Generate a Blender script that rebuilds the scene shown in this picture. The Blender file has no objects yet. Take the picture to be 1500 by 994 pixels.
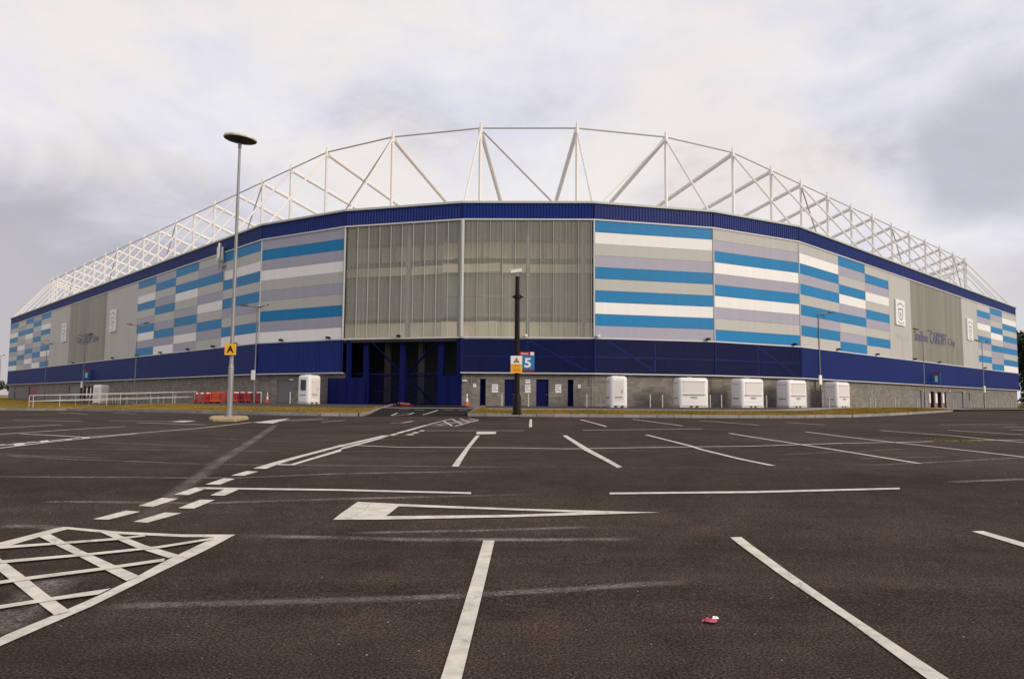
import bpy, bmesh, math, random
import numpy as np
from mathutils import Vector, Matrix
random.seed(7)
SC = bpy.context.scene
COL = SC.collection
# ------------------------------------------------------------------ camera
CAMZ, FPX, PITCH, ROLL = 1.4, 1068.45, 0.081, 0.008
cF = Vector((0, math.cos(PITCH), math.sin(PITCH)))
u0 = Vector((0, -math.sin(PITCH), math.cos(PITCH)))
r0 = Vector((1, 0, 0))
cR = math.cos(ROLL)*r0 + math.sin(ROLL)*u0
cU = -math.sin(ROLL)*r0 + math.cos(ROLL)*u0
cam = bpy.data.cameras.new("camera"); camo = bpy.data.objects.new("camera", cam); COL.objects.link(camo)
cam.sensor_width = 36; cam.lens = 36*FPX/1500; cam.clip_start = 0.05; cam.clip_end = 6000
camo.matrix_world = Matrix(((cR.x, cU.x, -cF.x, 0), (cR.y, cU.y, -cF.y, 0), (cR.z, cU.z, -cF.z, CAMZ), (0, 0, 0, 1)))
SC.camera = camo
SC.view_settings.view_transform = 'Standard'; SC.view_settings.look = 'None'
SC.view_settings.exposure = 0; SC.view_settings.gamma = 1
# ------------------------------------------------------------------ sky and sun
SUN_EL, SUN_AZ = math.radians(21), math.radians(126)     # azimuth clockwise from +Y: behind the camera, to the right
w = bpy.data.worlds.new("World"); SC.world = w; w.use_nodes = True
nt = w.node_tree; N = nt.nodes; L = nt.links; N.clear()
def wn(t, **k):
    n = N.new(t)
    for a, b in k.items(): setattr(n, a, b)
    return n
out = wn('ShaderNodeOutputWorld'); bg = wn('ShaderNodeBackground'); bg.inputs[1].default_value = 0.1
L.new(bg.outputs[0], out.inputs[0])
sky = wn('ShaderNodeTexSky', sky_type='NISHITA', sun_disc=False, sun_elevation=SUN_EL, sun_rotation=SUN_AZ)
tc = wn('ShaderNodeTexCoord'); sep = wn('ShaderNodeSeparateXYZ'); L.new(tc.outputs['Generated'], sep.inputs[0])
def wm(op, a, b=None, c=None):
    n = wn('ShaderNodeMath', operation=op)
    for i, v in enumerate((a, b, c)):
        if v is None: continue
        if isinstance(v, (int, float)): n.inputs[i].default_value = v
        else: L.new(v, n.inputs[i])
    return n.outputs[0]
zc = wm('MAXIMUM', sep.outputs[2], 0.0); zp = wm('ADD', zc, 0.22)
cx = wm('DIVIDE', sep.outputs[0], zp); cy = wm('DIVIDE', sep.outputs[1], zp)
cmb = wn('ShaderNodeCombineXYZ'); L.new(cx, cmb.inputs[0]); L.new(cy, cmb.inputs[1])
def cloud(scale, det, off, dist=0.3, rough=.5):
    mp = wn('ShaderNodeMapping'); mp.inputs['Location'].default_value = off; mp.inputs['Scale'].default_value = (1, 1, 1.9); L.new(tc.outputs['Generated'], mp.inputs[0])
    t = wn('ShaderNodeTexNoise'); t.inputs['Scale'].default_value = scale; t.inputs['Detail'].default_value = det
    t.inputs['Roughness'].default_value = rough; t.inputs['Distortion'].default_value = dist
    L.new(mp.outputs[0], t.inputs[0]); return t.outputs[0]
def ramp(fac, stops):
    r = wn('ShaderNodeValToRGB'); e = r.color_ramp.elements
    while len(e) < len(stops): e.new(0.5)
    for el, (p, c) in zip(e, stops): el.position = p; el.color = (*c, 1)
    L.new(fac, r.inputs[0]); return r.outputs[0]
def wmix(fac, a, b):
    m = wn('ShaderNodeMix', data_type='RGBA')
    if isinstance(fac, float): m.inputs[0].default_value = fac
    else: L.new(fac, m.inputs[0])
    for s, v in ((6, a), (7, b)):
        if isinstance(v, tuple): m.inputs[s].default_value = (*v, 1)
        else: L.new(v, m.inputs[s])
    return m.outputs[2]
# high cloud sheet (bright), warm patches and greyer cloud banks; values are before the 0.1 strength
n1 = cloud(3.3, 9, (3.1, 1.7, 0), .35, .58)
base = ramp(n1, [(0.33, (6.1, 5.9, 6.4)), (0.45, (7.5, 7.45, 8.5)), (0.62, (8.9, 8.7, 8.9))])
n2 = cloud(2.9, 8, (9.4, 4.2, 2), .4, .58)
warm = ramp(n2, [(0.44, (0, 0, 0)), (0.60, (1, 1, 1))])
base = wmix(wm('MULTIPLY', warm, .75), base, (9.5, 8.85, 8.2))
def bank(dx, dz, sx, sz, gain, off):
    # a grey cloud bank centred on one bearing (x/y, z/y) with a ragged edge
    ax = wm('DIVIDE', sep.outputs[0], wm('MAXIMUM', sep.outputs[1], .05)); az = wm('DIVIDE', sep.outputs[2], wm('MAXIMUM', sep.outputs[1], .05))
    a = wm('DIVIDE', wm('SUBTRACT', ax, dx), sx); b = wm('DIVIDE', wm('SUBTRACT', az, dz), sz)
    d = wm('SQRT', wm('ADD', wm('MULTIPLY', a, a), wm('MULTIPLY', b, b)))
    nz = wm('MULTIPLY', wm('SUBTRACT', cloud(3.6, 7, off, .8), .5), 2.6)
    f = wm('SUBTRACT', 1.0, wm('ADD', d, nz)); r = wn('ShaderNodeMapRange', interpolation_type='SMOOTHSTEP')
    L.new(f, r.inputs[0]); r.inputs[1].default_value = -.3; r.inputs[2].default_value = .55; r.inputs[4].default_value = gain
    return r.outputs[0]
base = wmix(bank(-.72, .13, .38, .22, .8, (1, 2, 3)), base, (4.3, 4.0, 4.4))
base = wmix(bank(.68, .37, .14, .12, .7, (5, 2, 1)), base, (4.9, 4.9, 5.7))
base = wmix(bank(.72, .10, .20, .10, .5, (2, 8, 1)), base, (5.4, 5.1, 5.3))
fin = wmix(.94, sky.outputs[0], base); L.new(fin, bg.inputs[0])
sd = Vector((math.sin(SUN_AZ)*math.cos(SUN_EL), math.cos(SUN_AZ)*math.cos(SUN_EL), math.sin(SUN_EL)))
sl = bpy.data.lights.new("sun", 'SUN'); sl.energy = 2.3; sl.angle = math.radians(22); sl.color = (1, .86, .70)
so = bpy.data.objects.new("sun", sl); COL.objects.link(so); so.rotation_euler = (-sd).to_track_quat('-Z', 'Y').to_euler()

# ------------------------------------------------------------------ terrain functions
TAB = [(-60, 0), (5, 0), (7.2, .035), (9, .15), (11.7, .31), (16, .34), (21.3, .36), (28, .43), (35, .46), (42, .46), (900, .46)]
def ss(x): x = min(1, max(0, x)); return x*x*(3-2*x)
def GY(y):
    for (a, za), (b, zb) in zip(TAB, TAB[1:]):
        if y <= b: return za + (zb-za)*(y-a)/(b-a)
    return TAB[-1][1]
def G(x, y):      # asphalt
    g = (GY(y-.8)+GY(y-.4)+GY(y)+GY(y+.4)+GY(y+.8))/5
    return g - .36*ss((-x-14)/28)*ss((y-14)/20)
def G2(x, y):     # verge and apron round the stadium
    return .58 + .0147*min(17, max(0, y-41))*(1-ss((abs(x)-25)/50)) - .50*ss((-x-22)/22)*ss((y-14)/20)*(1-ss((y-75)/60))
def ray(px, py): return ((px-750)/FPX)*cR + ((497-py)/FPX)*cU + cF
O3 = Vector((0, 0, CAMZ))
def onto(px, py, fn=G):
    d = ray(px, py); t = 2.0; last = t
    while t < 900:
        p = O3 + d*t
        if p.z < fn(p.x, p.y): break
        last = t; t *= 1.02
    a, b = last, t
    for _ in range(30):
        m = (a+b)/2; p = O3+d*m
        if p.z < fn(p.x, p.y): b = m
        else: a = m
    return O3 + d*a
def at_depth(px, py, Y):
    d = ray(px, py); return O3 + d*(Y/d.y)

# ------------------------------------------------------------------ mesh helpers
class MB:
    def __init__(s): s.v = []; s.f = []
    def add(s, vs, fs):
        o = len(s.v); s.v += [tuple(v) for v in vs]; s.f += [tuple(i+o for i in f) for f in fs]; return s
    def quad(s, a, b, c, d): return s.add((a, b, c, d), ((0, 1, 2, 3),))
    def hexa(s, p): # 4 bottom ccw, 4 top
        return s.add(p, ((3, 2, 1, 0), (4, 5, 6, 7), (0, 1, 5, 4), (1, 2, 6, 5), (2, 3, 7, 6), (3, 0, 4, 7)))
    def box(s, x0, x1, y0, y1, z0, z1):
        return s.hexa([(x0, y0, z0), (x1, y0, z0), (x1, y1, z0), (x0, y1, z0), (x0, y0, z1), (x1, y0, z1), (x1, y1, z1), (x0, y1, z1)])
    def tube(s, a, b, r, n=8, r2=None, cap=True):
        a = Vector(a); b = Vector(b); r2 = r if r2 is None else r2
        d = (b-a).normalized(); q = d.orthogonal().normalized(); w_ = d.cross(q)
        vs = []
        for p, rr in ((a, r), (b, r2)):
            for i in range(n):
                t = 2*math.pi*i/n; vs.append(p + q*rr*math.cos(t) + w_*rr*math.sin(t))
        fs = [(i, (i+1) % n, n+(i+1) % n, n+i) for i in range(n)]
        if cap: fs += [tuple(range(n))[::-1], tuple(range(n, 2*n))]
        return s.add(vs, fs)
    def lathe(s, c, prof, n=24):
        c = Vector(c); vs = []
        for (r, z) in prof:
            for i in range(n):
                t = 2*math.pi*i/n; vs.append(c+Vector((r*math.cos(t), r*math.sin(t), z)))
        fs = []
        for k in range(len(prof)-1):
            for i in range(n): fs.append((k*n+i, k*n+(i+1) % n, (k+1)*n+(i+1) % n, (k+1)*n+i))
        fs.append(tuple(range(n))[::-1]); fs.append(tuple(range((len(prof)-1)*n, len(prof)*n)))
        return s.add(vs, fs)
    def mesh(s, name, mat=None, smooth=False):
        me = bpy.data.meshes.new(name); me.from_pydata(s.v, [], s.f)
        if mat: me.materials.append(mat)
        if smooth:
            me.polygons.foreach_set('use_smooth', [True]*len(me.polygons))
            me.set_sharp_from_angle(angle=math.radians(40))
        me.update(); return me
    def obj(s, name, mat=None, parent=None, smooth=False, bevel=0):
        o = bpy.data.objects.new(name, s.mesh(name, mat, smooth)); COL.objects.link(o)
        if parent: attach(o, parent)
        if bevel: bev(o, bevel)
        return o
def bev(o, wd, seg=2):
    m = o.modifiers.new('bevel', 'BEVEL'); m.width = wd; m.segments = seg; m.limit_method = 'ANGLE'; m.angle_limit = .6
def wmx(o):
    m = o.matrix_basis.copy()
    return (wmx(o.parent) @ o.matrix_parent_inverse @ m) if o.parent else m
def attach(o, parent): o.parent = parent; o.matrix_parent_inverse = wmx(parent).inverted()
def tag(o, label=None, cat=None, group=None, kind=None):
    if label: o['label'] = label
    if cat: o['category'] = cat
    if group: o['group'] = group
    if kind: o['kind'] = kind
    return o
def empty(name, loc, rz=0, label=None, cat=None, group=None, kind=None):
    o = bpy.data.objects.new(name, None); COL.objects.link(o); o.location = loc; o.rotation_euler = (0, 0, rz); o.empty_display_size = .3
    return tag(o, label, cat, group, kind)
def local(name, mb, mat, parent, smooth=False, bevel=0):   # geometry given in the parent's own frame
    o = bpy.data.objects.new(name, mb.mesh(name, mat, smooth)); COL.objects.link(o); o.parent = parent
    if bevel: bev(o, bevel)
    return o
def kids(o): return [c for c in COL.objects if c.parent == o]
def copy_tree(o, parent=None):
    c = o.copy(); COL.objects.link(c)
    if parent: c.parent = parent
    for ch in kids(o): copy_tree(ch, c)
    return c
FONTC = {}
def text_verts(txt, bold=0.0):
    if (txt, bold) in FONTC: return FONTC[(txt, bold)]
    cu = bpy.data.curves.new('letters', 'FONT'); cu.body = txt; cu.size = 1; cu.offset = bold; cu.resolution_u = 3
    o = bpy.data.objects.new('letters', cu); COL.objects.link(o)
    bpy.context.view_layer.update()
    me = bpy.data.meshes.new_from_object(o.evaluated_get(bpy.context.evaluated_depsgraph_get()))
    vs = [tuple(v.co) for v in me.vertices]; fs = [tuple(p.vertices) for p in me.polygons]
    COL.objects.unlink(o); bpy.data.objects.remove(o); bpy.data.curves.remove(cu); bpy.data.meshes.remove(me)
    xs = [v[0] for v in vs]; ys = [v[1] for v in vs]
    x0, x1, y0, y1 = min(xs), max(xs), min(ys), max(ys)
    vs = [((v[0]-x0)/(x1-x0), (v[1]-y0)/(y1-y0)) for v in vs]
    FONTC[(txt, bold)] = (vs, fs); return vs, fs
def put_text(mb, txt, org, ux, uz, wd, ht, bold=0.0):
    vs, fs = text_verts(txt, bold)
    return mb.add([Vector(org)+ux*(v[0]*wd)+uz*(v[1]*ht) for v in vs], fs)

# ------------------------------------------------------------------ materials
def mat(name, col, rough=.6, metal=0, spec=.5, var=0, nscale=3, bump=0, bscale=40, objvar=0, alpha=None, streak=0, dirt=0):
    m = bpy.data.materials.new(name); m.use_nodes = True; t = m.node_tree; n = t.nodes; l = t.links
    b = n['Principled BSDF']; b.inputs['Roughness'].default_value = rough; b.inputs['Metallic'].default_value = metal
    b.inputs['Specular IOR Level'].default_value = spec
    geo = n.new('ShaderNodeNewGeometry')
    rgb = n.new('ShaderNodeRGB'); rgb.outputs[0].default_value = (*col, 1); cur = rgb.outputs[0]
    def mul(cur, fac_out, lo, hi):
        mr = n.new('ShaderNodeMapRange'); l.new(fac_out, mr.inputs[0]); mr.inputs[3].default_value = lo; mr.inputs[4].default_value = hi
        hs = n.new('ShaderNodeVectorMath'); hs.operation = 'SCALE'; l.new(cur, hs.inputs[0]); l.new(mr.outputs[0], hs.inputs['Scale']); return hs.outputs[0]
    if var or dirt:
        nz = n.new('ShaderNodeTexNoise'); nz.inputs['Scale'].default_value = nscale; nz.inputs['Detail'].default_value = 6; l.new(geo.outputs['Position'], nz.inputs[0])
        v = max(var, dirt); cur = mul(cur, nz.outputs[0], 1-v*1.6, 1+v*1.6)
    if streak:
        mp = n.new('ShaderNodeMapping'); mp.inputs['Scale'].default_value = (2.2, 2.2, .12); l.new(geo.outputs['Position'], mp.inputs[0])
        nz = n.new('ShaderNodeTexNoise'); nz.inputs['Scale'].default_value = 1.2; nz.inputs['Detail'].default_value = 5; l.new(mp.outputs[0], nz.inputs[0]); cur = mul(cur, nz.outputs[0], 1-streak*1.5, 1+streak*1.5)
    if objvar:
        oi = n.new('ShaderNodeObjectInfo'); cur = mul(cur, oi.outputs['Random'], 1-objvar, 1+objvar)
    l.new(cur, b.inputs['Base Color'])
    if bump:
        nz = n.new('ShaderNodeTexNoise'); nz.inputs['Scale'].default_value = bscale; nz.inputs['Detail'].default_value = 5; l.new(geo.outputs['Position'], nz.inputs[0])
        bp = n.new('ShaderNodeBump'); bp.inputs['Strength'].default_value = bump; bp.inputs['Distance'].default_value = .02
        l.new(nz.outputs[0], bp.inputs['Height']); l.new(bp.outputs[0], b.inputs['Normal'])
    if alpha is not None: b.inputs['Alpha'].default_value = alpha
    return m
M = {}
M['B'] = mat('blue_panel_paint', (.003, .185, .43), .5, 0, .25, objvar=.05, streak=.08)
M['W'] = mat('white_panel_paint', (.80, .80, .79), .5, 0, .25, objvar=.03, streak=.05)
M['S'] = mat('silver_panel_paint', (.46, .46, .44), .5, 0, .25, objvar=.04, streak=.05)
M['L'] = mat('lilac_panel_paint', (.35, .35, .43), .5, 0, .25, objvar=.04, streak=.05)
M['plain'] = mat('plain_silver_cladding', (.45, .445, .42), .5, 0, .25, objvar=.03, streak=.05)
M['trim'] = mat('grey_trim', (.42, .43, .42), .45, streak=.05)
M['coping'] = mat('pale_coping', (.46, .50, .47), .5, streak=.06)
M['drip'] = mat('pale_drip_flashing', (.55, .55, .56), .5)
M['navy'] = mat('navy_cladding', (.004, .020, .155), .5, 0, .22, objvar=.08, streak=.12)
M['navyt'] = mat('navy_translucent_cladding', (.005, .012, .085), .55, 0, .22, objvar=.08, streak=.22, alpha=.68)
M['bluesteel'] = mat('blue_painted_steel', (.003, .006, .075), .6, 0, .12)
M['bluedoor'] = mat('blue_door_paint', (.003, .006, .065), .6, 0, .12, var=.05)
M['bandbrace'] = mat('blue_brace_paint', (.01, .05, .42), .5)
M['tube'] = mat('white_tube_paint', (.74, .72, .70), .45, var=.05, nscale=1.5)
M['tie'] = mat('grey_tie_rod', (.42, .39, .40), .5)
M['dark'] = mat('dark_interior', (.02, .02, .022), .8)
M['conc'] = mat('concrete_grey', (.22, .21, .20), .8, var=.1, nscale=2, bump=.2)
M['cream'] = mat('cream_interior', (.85, .76, .55), .7, var=.08)
M['midint'] = mat('interior_grey', (.22, .22, .18), .8, var=.15, nscale=.6)
M['greydoor'] = mat('grey_door_paint', (.16, .16, .16), .55, var=.05)
M['maroon'] = mat('maroon_frame', (.16, .02, .04), .5)
M['white'] = mat('white_paint', (.78, .78, .76), .5, var=.04)
M['shed'] = mat('white_kiosk_shell', (.76, .74, .74), .35, var=.04, nscale=2)
M['shed2'] = mat('pale_kiosk_skirt', (.58, .56, .54), .6, var=.06)
M['shutter'] = mat('pale_hatch', (.66, .63, .61), .45)
M['print'] = mat('grey_print', (.16, .16, .18), .6)
M['glass'] = mat('dark_glass', (.02, .022, .025), .12)
M['pole'] = mat('dull_pole_grey', (.20, .20, .21), .55, metal=.2, var=.1)
M['gatecol'] = mat('dark_column', (.05, .046, .045), .8)
M['rail'] = mat('pale_rail_paint', (.52, .50, .48), .5)
M['galv'] = mat('galvanised_steel', (.26, .255, .26), .5, metal=.3, var=.15, nscale=2.5, streak=.15)
M['lampdark'] = mat('lamp_underside', (.035, .028, .026), .6)
M['mossy'] = mat('weathered_lamp_cover', (.62, .64, .58), .7, var=.35, nscale=4)
M['black'] = mat('black_paint', (.010, .009, .008), .5, 0, .15, var=.1)
M['yellow'] = mat('yellow_sign', (.72, .40, .02), .5)
M['amber'] = mat('amber_sign', (.75, .43, .02), .5)
M['red'] = mat('red_plastic', (.34, .02, .022), .45, var=.15)
M['orange'] = mat('orange_plastic', (.60, .08, .02), .45, var=.12)
M['signblue'] = mat('sign_blue', (.015, .16, .38), .5)
M['signwhite'] = mat('sign_white', (.75, .77, .80), .5)
M['crest'] = mat('crest_ink', (.09, .11, .22), .5)
M['letters'] = mat('lettering_blue', (.10, .10, .22), .55)
M['kerb'] = mat('kerb_stone', (.27, .25, .235), .85, var=.18, nscale=3, objvar=.15, bump=.3)
M['ykerb'] = mat('yellow_kerb_paint', (.40, .31, .16), .8, var=.3, nscale=7, bump=.2)
M['bark'] = mat('bark', (.10, .075, .05), .9, var=.3, bump=.5)
M['leafd'] = mat('dark_foliage', (.022, .040, .014), .8, var=.5, nscale=.8, objvar=.2)
M['stones'] = mat('pale_grit', (.30, .27, .25), .9, var=.3)
# block wall
def nodes_mat(name):
    m = bpy.data.materials.new(name); m.use_nodes = True; t = m.node_tree
    return m, t.nodes, t.links, t.nodes['Principled BSDF']
def tex(n, l, kind, scale, vec, **kw):
    t = n.new('ShaderNodeTex'+kind); t.inputs['Scale'].default_value = scale; l.new(vec, t.inputs[0])
    for k, v in kw.items(): t.inputs[k].default_value = v
    return t
def nramp(n, l, fac, stops):
    r = n.new('ShaderNodeValToRGB'); e = r.color_ramp.elements
    while len(e) < len(stops): e.new(.5)
    for el, (p, c) in zip(e, stops): el.position = p; el.color = (*(c if isinstance(c, tuple) else (c, c, c)), 1)
    l.new(fac, r.inputs[0]); return r.outputs[0]
def nmix(n, l, fac, a, b, bt='MIX'):
    m = n.new('ShaderNodeMix'); m.data_type = 'RGBA'; m.blend_type = bt
    if isinstance(fac, (int, float)): m.inputs[0].default_value = fac
    else: l.new(fac, m.inputs[0])
    for s, v in ((6, a), (7, b)):
        if isinstance(v, tuple): m.inputs[s].default_value = (*v, 1)
        else: l.new(v, m.inputs[s])
    return m.outputs[2]
def block_mat():
    m, n, l, b = nodes_mat('grey_blockwork')
    uv = n.new('ShaderNodeUVMap'); uv.uv_map = 'wall'
    br = n.new('ShaderNodeTexBrick'); l.new(uv.outputs[0], br.inputs[0])
    br.inputs['Scale'].default_value = 1; br.inputs['Brick Width'].default_value = .45; br.inputs['Row Height'].default_value = .225
    br.inputs['Mortar Size'].default_value = .009; br.inputs['Mortar Smooth'].default_value = .2
    br.inputs['Color1'].default_value = (.165, .148, .128, 1); br.inputs['Color2'].default_value = (.245, .222, .195, 1); br.inputs['Mortar'].default_value = (.15, .137, .12, 1)
    g = n.new('ShaderNodeNewGeometry'); nz = tex(n, l, 'Noise', 1.3, g.outputs['Position'], Detail=6)
    c = nmix(n, l, 1.0, br.outputs[0], nramp(n, l, nz.outputs[0], [(.3, .82), (.7, 1.15)]), 'MULTIPLY')
    l.new(c, b.inputs['Base Color']); b.inputs['Roughness'].default_value = .88
    bp = n.new('ShaderNodeBump'); bp.inputs['Strength'].default_value = .6; bp.inputs['Distance'].default_value = .015; bp.invert = True
    l.new(br.outputs['Fac'], bp.inputs['Height']); l.new(bp.outputs[0], b.inputs['Normal']); return m
M['block'] = block_mat()
def mesh_sheet_mat(name, col, alpha):
    m, n, l, b = nodes_mat(name)
    oi = n.new('ShaderNodeObjectInfo'); g = n.new('ShaderNodeNewGeometry')
    mp = n.new('ShaderNodeMapping'); mp.inputs['Scale'].default_value = (3, 3, .15); l.new(g.outputs['Position'], mp.inputs[0])
    nz = tex(n, l, 'Noise', 1.5, mp.outputs[0], Detail=5)
    c = nmix(n, l, 1.0, (*col,), nramp(n, l, nz.outputs[0], [(.3, .90), (.7, 1.1)]), 'MULTIPLY')
    c = nmix(n, l, 1.0, c, nramp(n, l, oi.outputs['Random'], [(0, .9), (1, 1.1)]), 'MULTIPLY')
    l.new(c, b.inputs['Base Color']); b.inputs['Roughness'].default_value = .4; b.inputs['Alpha'].default_value = alpha; return m
M['mesh'] = mesh_sheet_mat('translucent_grey_sheet', (.48, .49, .42), .38)
M['mesh2'] = mesh_sheet_mat('grey_louvre_sheet', (.31, .305, .25), .90)
def asphalt_mat():
    m, n, l, b = nodes_mat('worn_asphalt')
    g = n.new('ShaderNodeNewGeometry'); P = g.outputs['Position']
    sp = n.new('ShaderNodeSeparateXYZ'); l.new(P, sp.inputs[0])
    big = tex(n, l, 'Noise', .16, P, Detail=8, Roughness=.62, Distortion=.6)
    mid = tex(n, l, 'Noise', 1.7, P, Detail=8, Roughness=.65)
    fine = tex(n, l, 'Noise', 60, P, Detail=4, Roughness=.8)
    vor = tex(n, l, 'Voronoi', 115, P)
    c = nramp(n, l, big.outputs[0], [(.3, (.027, .018, .0132)), (.7, (.058, .041, .031))])
    c = nmix(n, l, 1.0, c, nramp(n, l, mid.outputs[0], [(.3, .74), (.7, 1.3)]), 'MULTIPLY')
    c = nmix(n, l, 1.0, c, nramp(n, l, fine.outputs[0], [(.38, .25), (.5, .95), (.62, 2.6)]), 'MULTIPLY')
    # pale aggregate speckle, denser in scuffed patches
    spk = nramp(n, l, vor.outputs['Distance'], [(.0, 1), (.18, 0)])
    vc = n.new('ShaderNodeSeparateColor'); l.new(vor.outputs['Color'], vc.inputs[0])
    sel = nramp(n, l, vc.outputs[0], [(.80, 0), (.95, 1)])
    pt = tex(n, l, 'Noise', .8, P, Detail=6, Roughness=.7); ptr = nramp(n, l, pt.outputs[0], [(.42, .2), (.58, 1.0)])
    f = n.new('ShaderNodeMath'); f.operation = 'MULTIPLY'; l.new(spk, f.inputs[0]); l.new(sel, f.inputs[1])
    f2 = n.new('ShaderNodeMath'); f2.operation = 'MULTIPLY'; l.new(f.outputs[0], f2.inputs[0]); l.new(ptr, f2.inputs[1])
    c = nmix(n, l, f2.outputs[0], c, (.30, .25, .23))
    # fine laid strips across the site
    mp = n.new('ShaderNodeMapping'); mp.inputs['Scale'].default_value = (.02, .8, 1); mp.inputs['Rotation'].default_value = (0, 0, .05); l.new(P, mp.inputs[0])
    stp = tex(n, l, 'Noise', 1.0, mp.outputs[0], Detail=4, Roughness=.7)
    c = nmix(n, l, 1.0, c, nramp(n, l, stp.outputs[0], [(.35, .84), (.65, 1.2)]), 'MULTIPLY')
    # faint cracks
    cr = n.new('ShaderNodeTexVoronoi'); cr.feature = 'DISTANCE_TO_EDGE'; cr.inputs['Scale'].default_value = .11
    wv = tex(n, l, 'Noise', .9, P, Detail=5); va = n.new('ShaderNodeVectorMath'); va.operation = 'MULTIPLY_ADD'
    l.new(wv.outputs['Color'], va.inputs[0]); va.inputs[1].default_value = (3, 3, 0); l.new(P, va.inputs[2]); l.new(va.outputs[0], cr.inputs[0])
    c = nmix(n, l, 1.0, c, nramp(n, l, cr.outputs[0], [(.0, .78), (.003, 1.0)]), 'MULTIPLY')
    l.new(c, b.inputs['Base Color']); b.inputs['Roughness'].default_value = .9; b.inputs['Specular IOR Level'].default_value = .10
    bp = n.new('ShaderNodeBump'); bp.inputs['Strength'].default_value = .4; bp.inputs['Distance'].default_value = .005
    l.new(fine.outputs[0], bp.inputs['Height']); l.new(bp.outputs[0], b.inputs['Normal']); return m
M['asphalt'] = asphalt_mat()
def paint_mat(name, col, cover, ragged, alphamax=1.0, soft=False):
    m, n, l, b = nodes_mat(name); g = n.new('ShaderNodeNewGeometry'); P = g.outputs['Position']
    a = tex(n, l, 'Noise', 38, P, Detail=7, Roughness=.8); bb = tex(n, l, 'Noise', 2.2, P, Detail=6, Roughness=.7)
    s = n.new('ShaderNodeMath'); s.operation = 'MULTIPLY_ADD'; l.new(bb.outputs[0], s.inputs[0]); s.inputs[1].default_value = ragged; l.new(a.outputs[0], s.inputs[2])
    al = nramp(n, l, s.outputs[0], [(cover, 0), (cover+(.16 if soft else .06), alphamax)])
    if not soft:      # hairline cracks through the paint
        cr = n.new('ShaderNodeTexVoronoi'); cr.feature = 'DISTANCE_TO_EDGE'; cr.inputs['Scale'].default_value = .9
        wv = tex(n, l, 'Noise', 6, P, Detail=4); va = n.new('ShaderNodeVectorMath'); va.operation = 'MULTIPLY_ADD'; l.new(wv.outputs['Color'], va.inputs[0]); va.inputs[1].default_value = (.25, .25, 0); l.new(P, va.inputs[2]); l.new(va.outputs[0], cr.inputs[0])
        al = nmix(n, l, 1.0, al, nramp(n, l, cr.outputs[0], [(.003, .72), (.007, 1)]), 'MULTIPLY')
    if soft:      # scars fade out towards their edges and ends
        uv = n.new('ShaderNodeUVMap'); uv.uv_map = 'across'; sx = n.new('ShaderNodeSeparateXYZ'); l.new(uv.outputs[0], sx.inputs[0])
        ea = nramp(n, l, sx.outputs[0], [(0, 0), (.34, 1), (.66, 1), (1, 0)]); eb = nramp(n, l, sx.outputs[1], [(0, 0), (.10, 1), (.88, 1), (1, 0)])
        lg = nramp(n, l, tex(n, l, 'Noise', .9, P, Detail=5).outputs[0], [(.35, .45), (.6, 1)])
        al = nmix(n, l, 1.0, al, ea, 'MULTIPLY'); al = nmix(n, l, 1.0, al, eb, 'MULTIPLY'); al = nmix(n, l, 1.0, al, lg, 'MULTIPLY')
    mid = tex(n, l, 'Noise', 5, P, Detail=7, Roughness=.7)
    c = nmix(n, l, 1.0, (*col,), nramp(n, l, mid.outputs[0], [(.28, .62), (.6, 1.06)]), 'MULTIPLY')
    l.new(c, b.inputs['Base Color']); b.inputs['Roughness'].default_value = .75; l.new(al, b.inputs['Alpha']); return m
M['line'] = paint_mat('white_line_paint', (.66, .61, .53), .43, .46)
M['ghost'] = paint_mat('blasted_line_scar', (.26, .215, .19), .60, .42, .85, True)
M['scar'] = paint_mat('tyre_scuff', (.022, .018, .016), .60, .3, .5, True)
def grass_mat(name, a, b_, c_):
    m, n, l, b = nodes_mat(name); g = n.new('ShaderNodeNewGeometry'); P = g.outputs['Position']
    big = tex(n, l, 'Noise', .35, P, Detail=7, Roughness=.7, Distortion=.5); f = tex(n, l, 'Noise', 9, P, Detail=6, Roughness=.8)
    c = nramp(n, l, big.outputs[0], [(.32, a), (.5, b_), (.68, c_)])
    c = nmix(n, l, 1.0, c, nramp(n, l, f.outputs[0], [(.25, .55), (.7, 1.4)]), 'MULTIPLY')
    l.new(c, b.inputs['Base Color']); b.inputs['Roughness'].default_value = .95; b.inputs['Specular IOR Level'].default_value = .1
    bp = n.new('ShaderNodeBump'); bp.inputs['Strength'].default_value = 1; bp.inputs['Distance'].default_value = .05
    l.new(f.outputs[0], bp.inputs['Height']); l.new(bp.outputs[0], b.inputs['Normal']); return m
M['grass'] = grass_mat('dry_turf', (.12, .105, .022), (.23, .165, .035), (.32, .195, .055))
M['pave'] = mat('pale_paving', (.30, .265, .24), .85, var=.15, nscale=1.5, bump=.2)
M['apron'] = mat('apron_tarmac', (.085, .073, .066), .95, 0, .1, var=.2, nscale=1.2, bump=.3)
M['newtar'] = mat('fresh_tarmac', (.022, .019, .019), .95, 0, .08, var=.2, nscale=2, bump=.3)

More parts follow.
